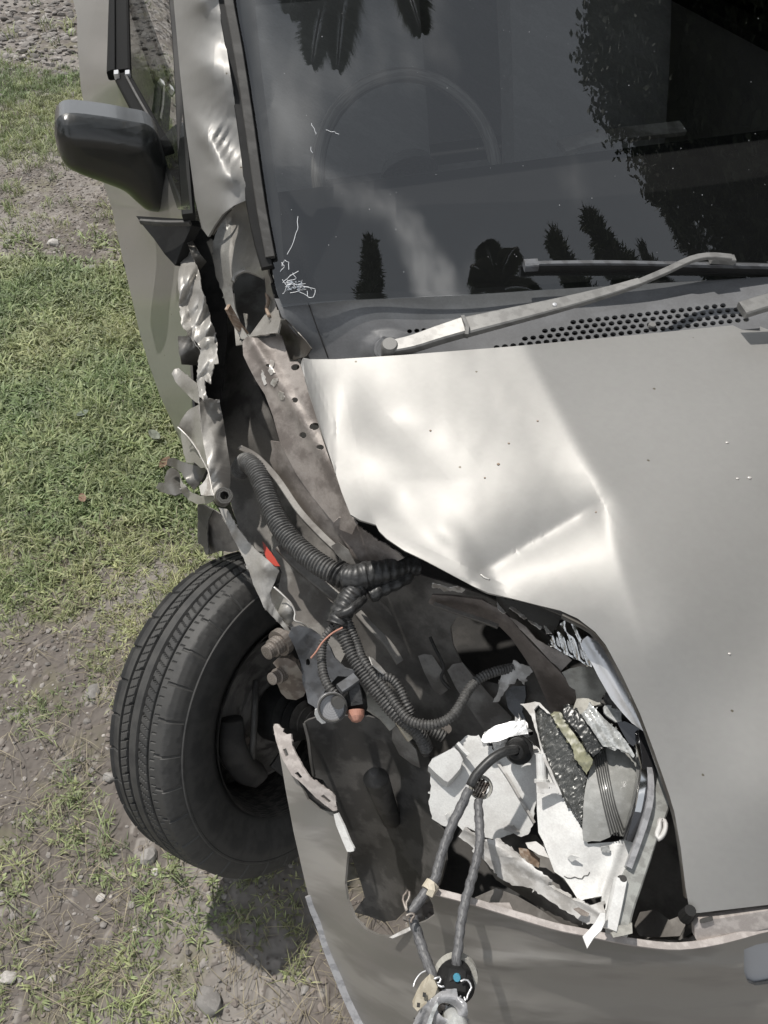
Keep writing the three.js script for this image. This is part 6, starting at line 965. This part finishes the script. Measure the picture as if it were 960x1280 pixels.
  part('lamp_gasket', bar([P(816, 940, .725), P(823, 965, .722), P(826, 990, .715), P(820, 1015, .705), P(812, 1040, .697), P(803, 1068, .69), P(790, 1100, .685), P(778, 1130, .68), P(770, 1166, .674)], s => .021 + .003 * Math.sin(s * 9), .012), M.gasket);
  part('gasket_inner_lip', bar([P(806, 945, .728), P(812, 970, .725), P(812, 1000, .718), P(806, 1025, .71), P(797, 1052, .702), P(785, 1085, .695)], .007, .012), M.plasticGrey);
  const ey = part('gasket_eye', (() => { const pts = cH([[850, 790], [868, 800], [872, 840], [850, 890], [825, 905], [822, 880], [835, 840], [838, 800]]); const v = pts.map(q => P(q[0], q[1], .715)); return tube([...v, v[0]], .003, { m: 7, step: .003 }); })(), M.whiteDirty);
  part('gasket_foot', sheet({ out: cI([[640, 440], [680, 440], [690, 430], [692, 470], [660, 478], [620, 486], [612, 470]]), ctrl: [[772, 1158, .685], [790, 1156, .685], [770, 1170, .682]], cell: 4, thick: .004 }), M.cream);
  part('headlamp_opening_panel', sheet({ out: cI([[700, 440], [720, 390], [780, 380], [830, 420], [880, 400], [890, 440], [870, 480], [780, 485], [720, 480]]), ctrl: [[795, 1150, .60], [850, 1145, .60], [840, 1170, .60], [820, 1138, .59]], bump: crumple(.004, 20, 1), cell: 5 }), M.primerGrey);
  part('headlamp_opening_back', sheet({ out: [[790, 1100], [815, 1030], [826, 980], [850, 1040], [862, 1130], [866, 1165], [850, 1175], [780, 1172]], ctrl: [[790, 1100, .55], [850, 1040, .57], [862, 1160, .55], [780, 1170, .55]], cell: 8, bump: crumple(.008, 30, 3) }), M.bay);
  // clear broken stay beside the loop of conduit
  part('broken_clear_stay', sheet({ out: cF([[352, 420], [395, 410], [405, 380], [420, 385], [440, 400], [490, 412], [505, 440], [470, 470], [462, 505], [430, 472], [412, 500], [385, 500], [372, 530], [345, 565], [330, 590], [305, 590], [330, 540], [340, 480]]), ctrl: [[628, 835, .672], [645, 828, .68], [665, 840, .672], [645, 855, .66], [620, 876, .645], [640, 848, .67]], cell: 3, jag: .8, jagStep: 3, thick: .003, bump: crumple(.006, 10, 3) }), M.whiteDirty);
  part('dark_stay_block', sheet({ out: cF([[365, 545], [400, 510], [465, 510], [470, 560], [450, 640], [470, 680], [430, 680], [380, 620]]), ctrl: [[632, 866, .63], [655, 858, .64], [652, 898, .62], [636, 885, .62]], cell: 5, thick: .008 }), M.bluegrey);
  part('stay_bolt', turned([[0, .006], [.006, .005], [.007, 0], [0, 0]], P(558, 911, .61), V(.2, .8, .5), 12), M.steel);
}
// what encloses the bay out of view: cross panel, far wing
part('firewall', bar([C(0.36, .6, -1.06), C(1.6, .6, -0.98)], .05, .5), M.bay);

// ---------------------------------------------------------------- shadows on, draw
scene.traverse(o => { if (o.isMesh) { o.castShadow = true; o.receiveShadow = true; } });
renderer.render(scene, camera);
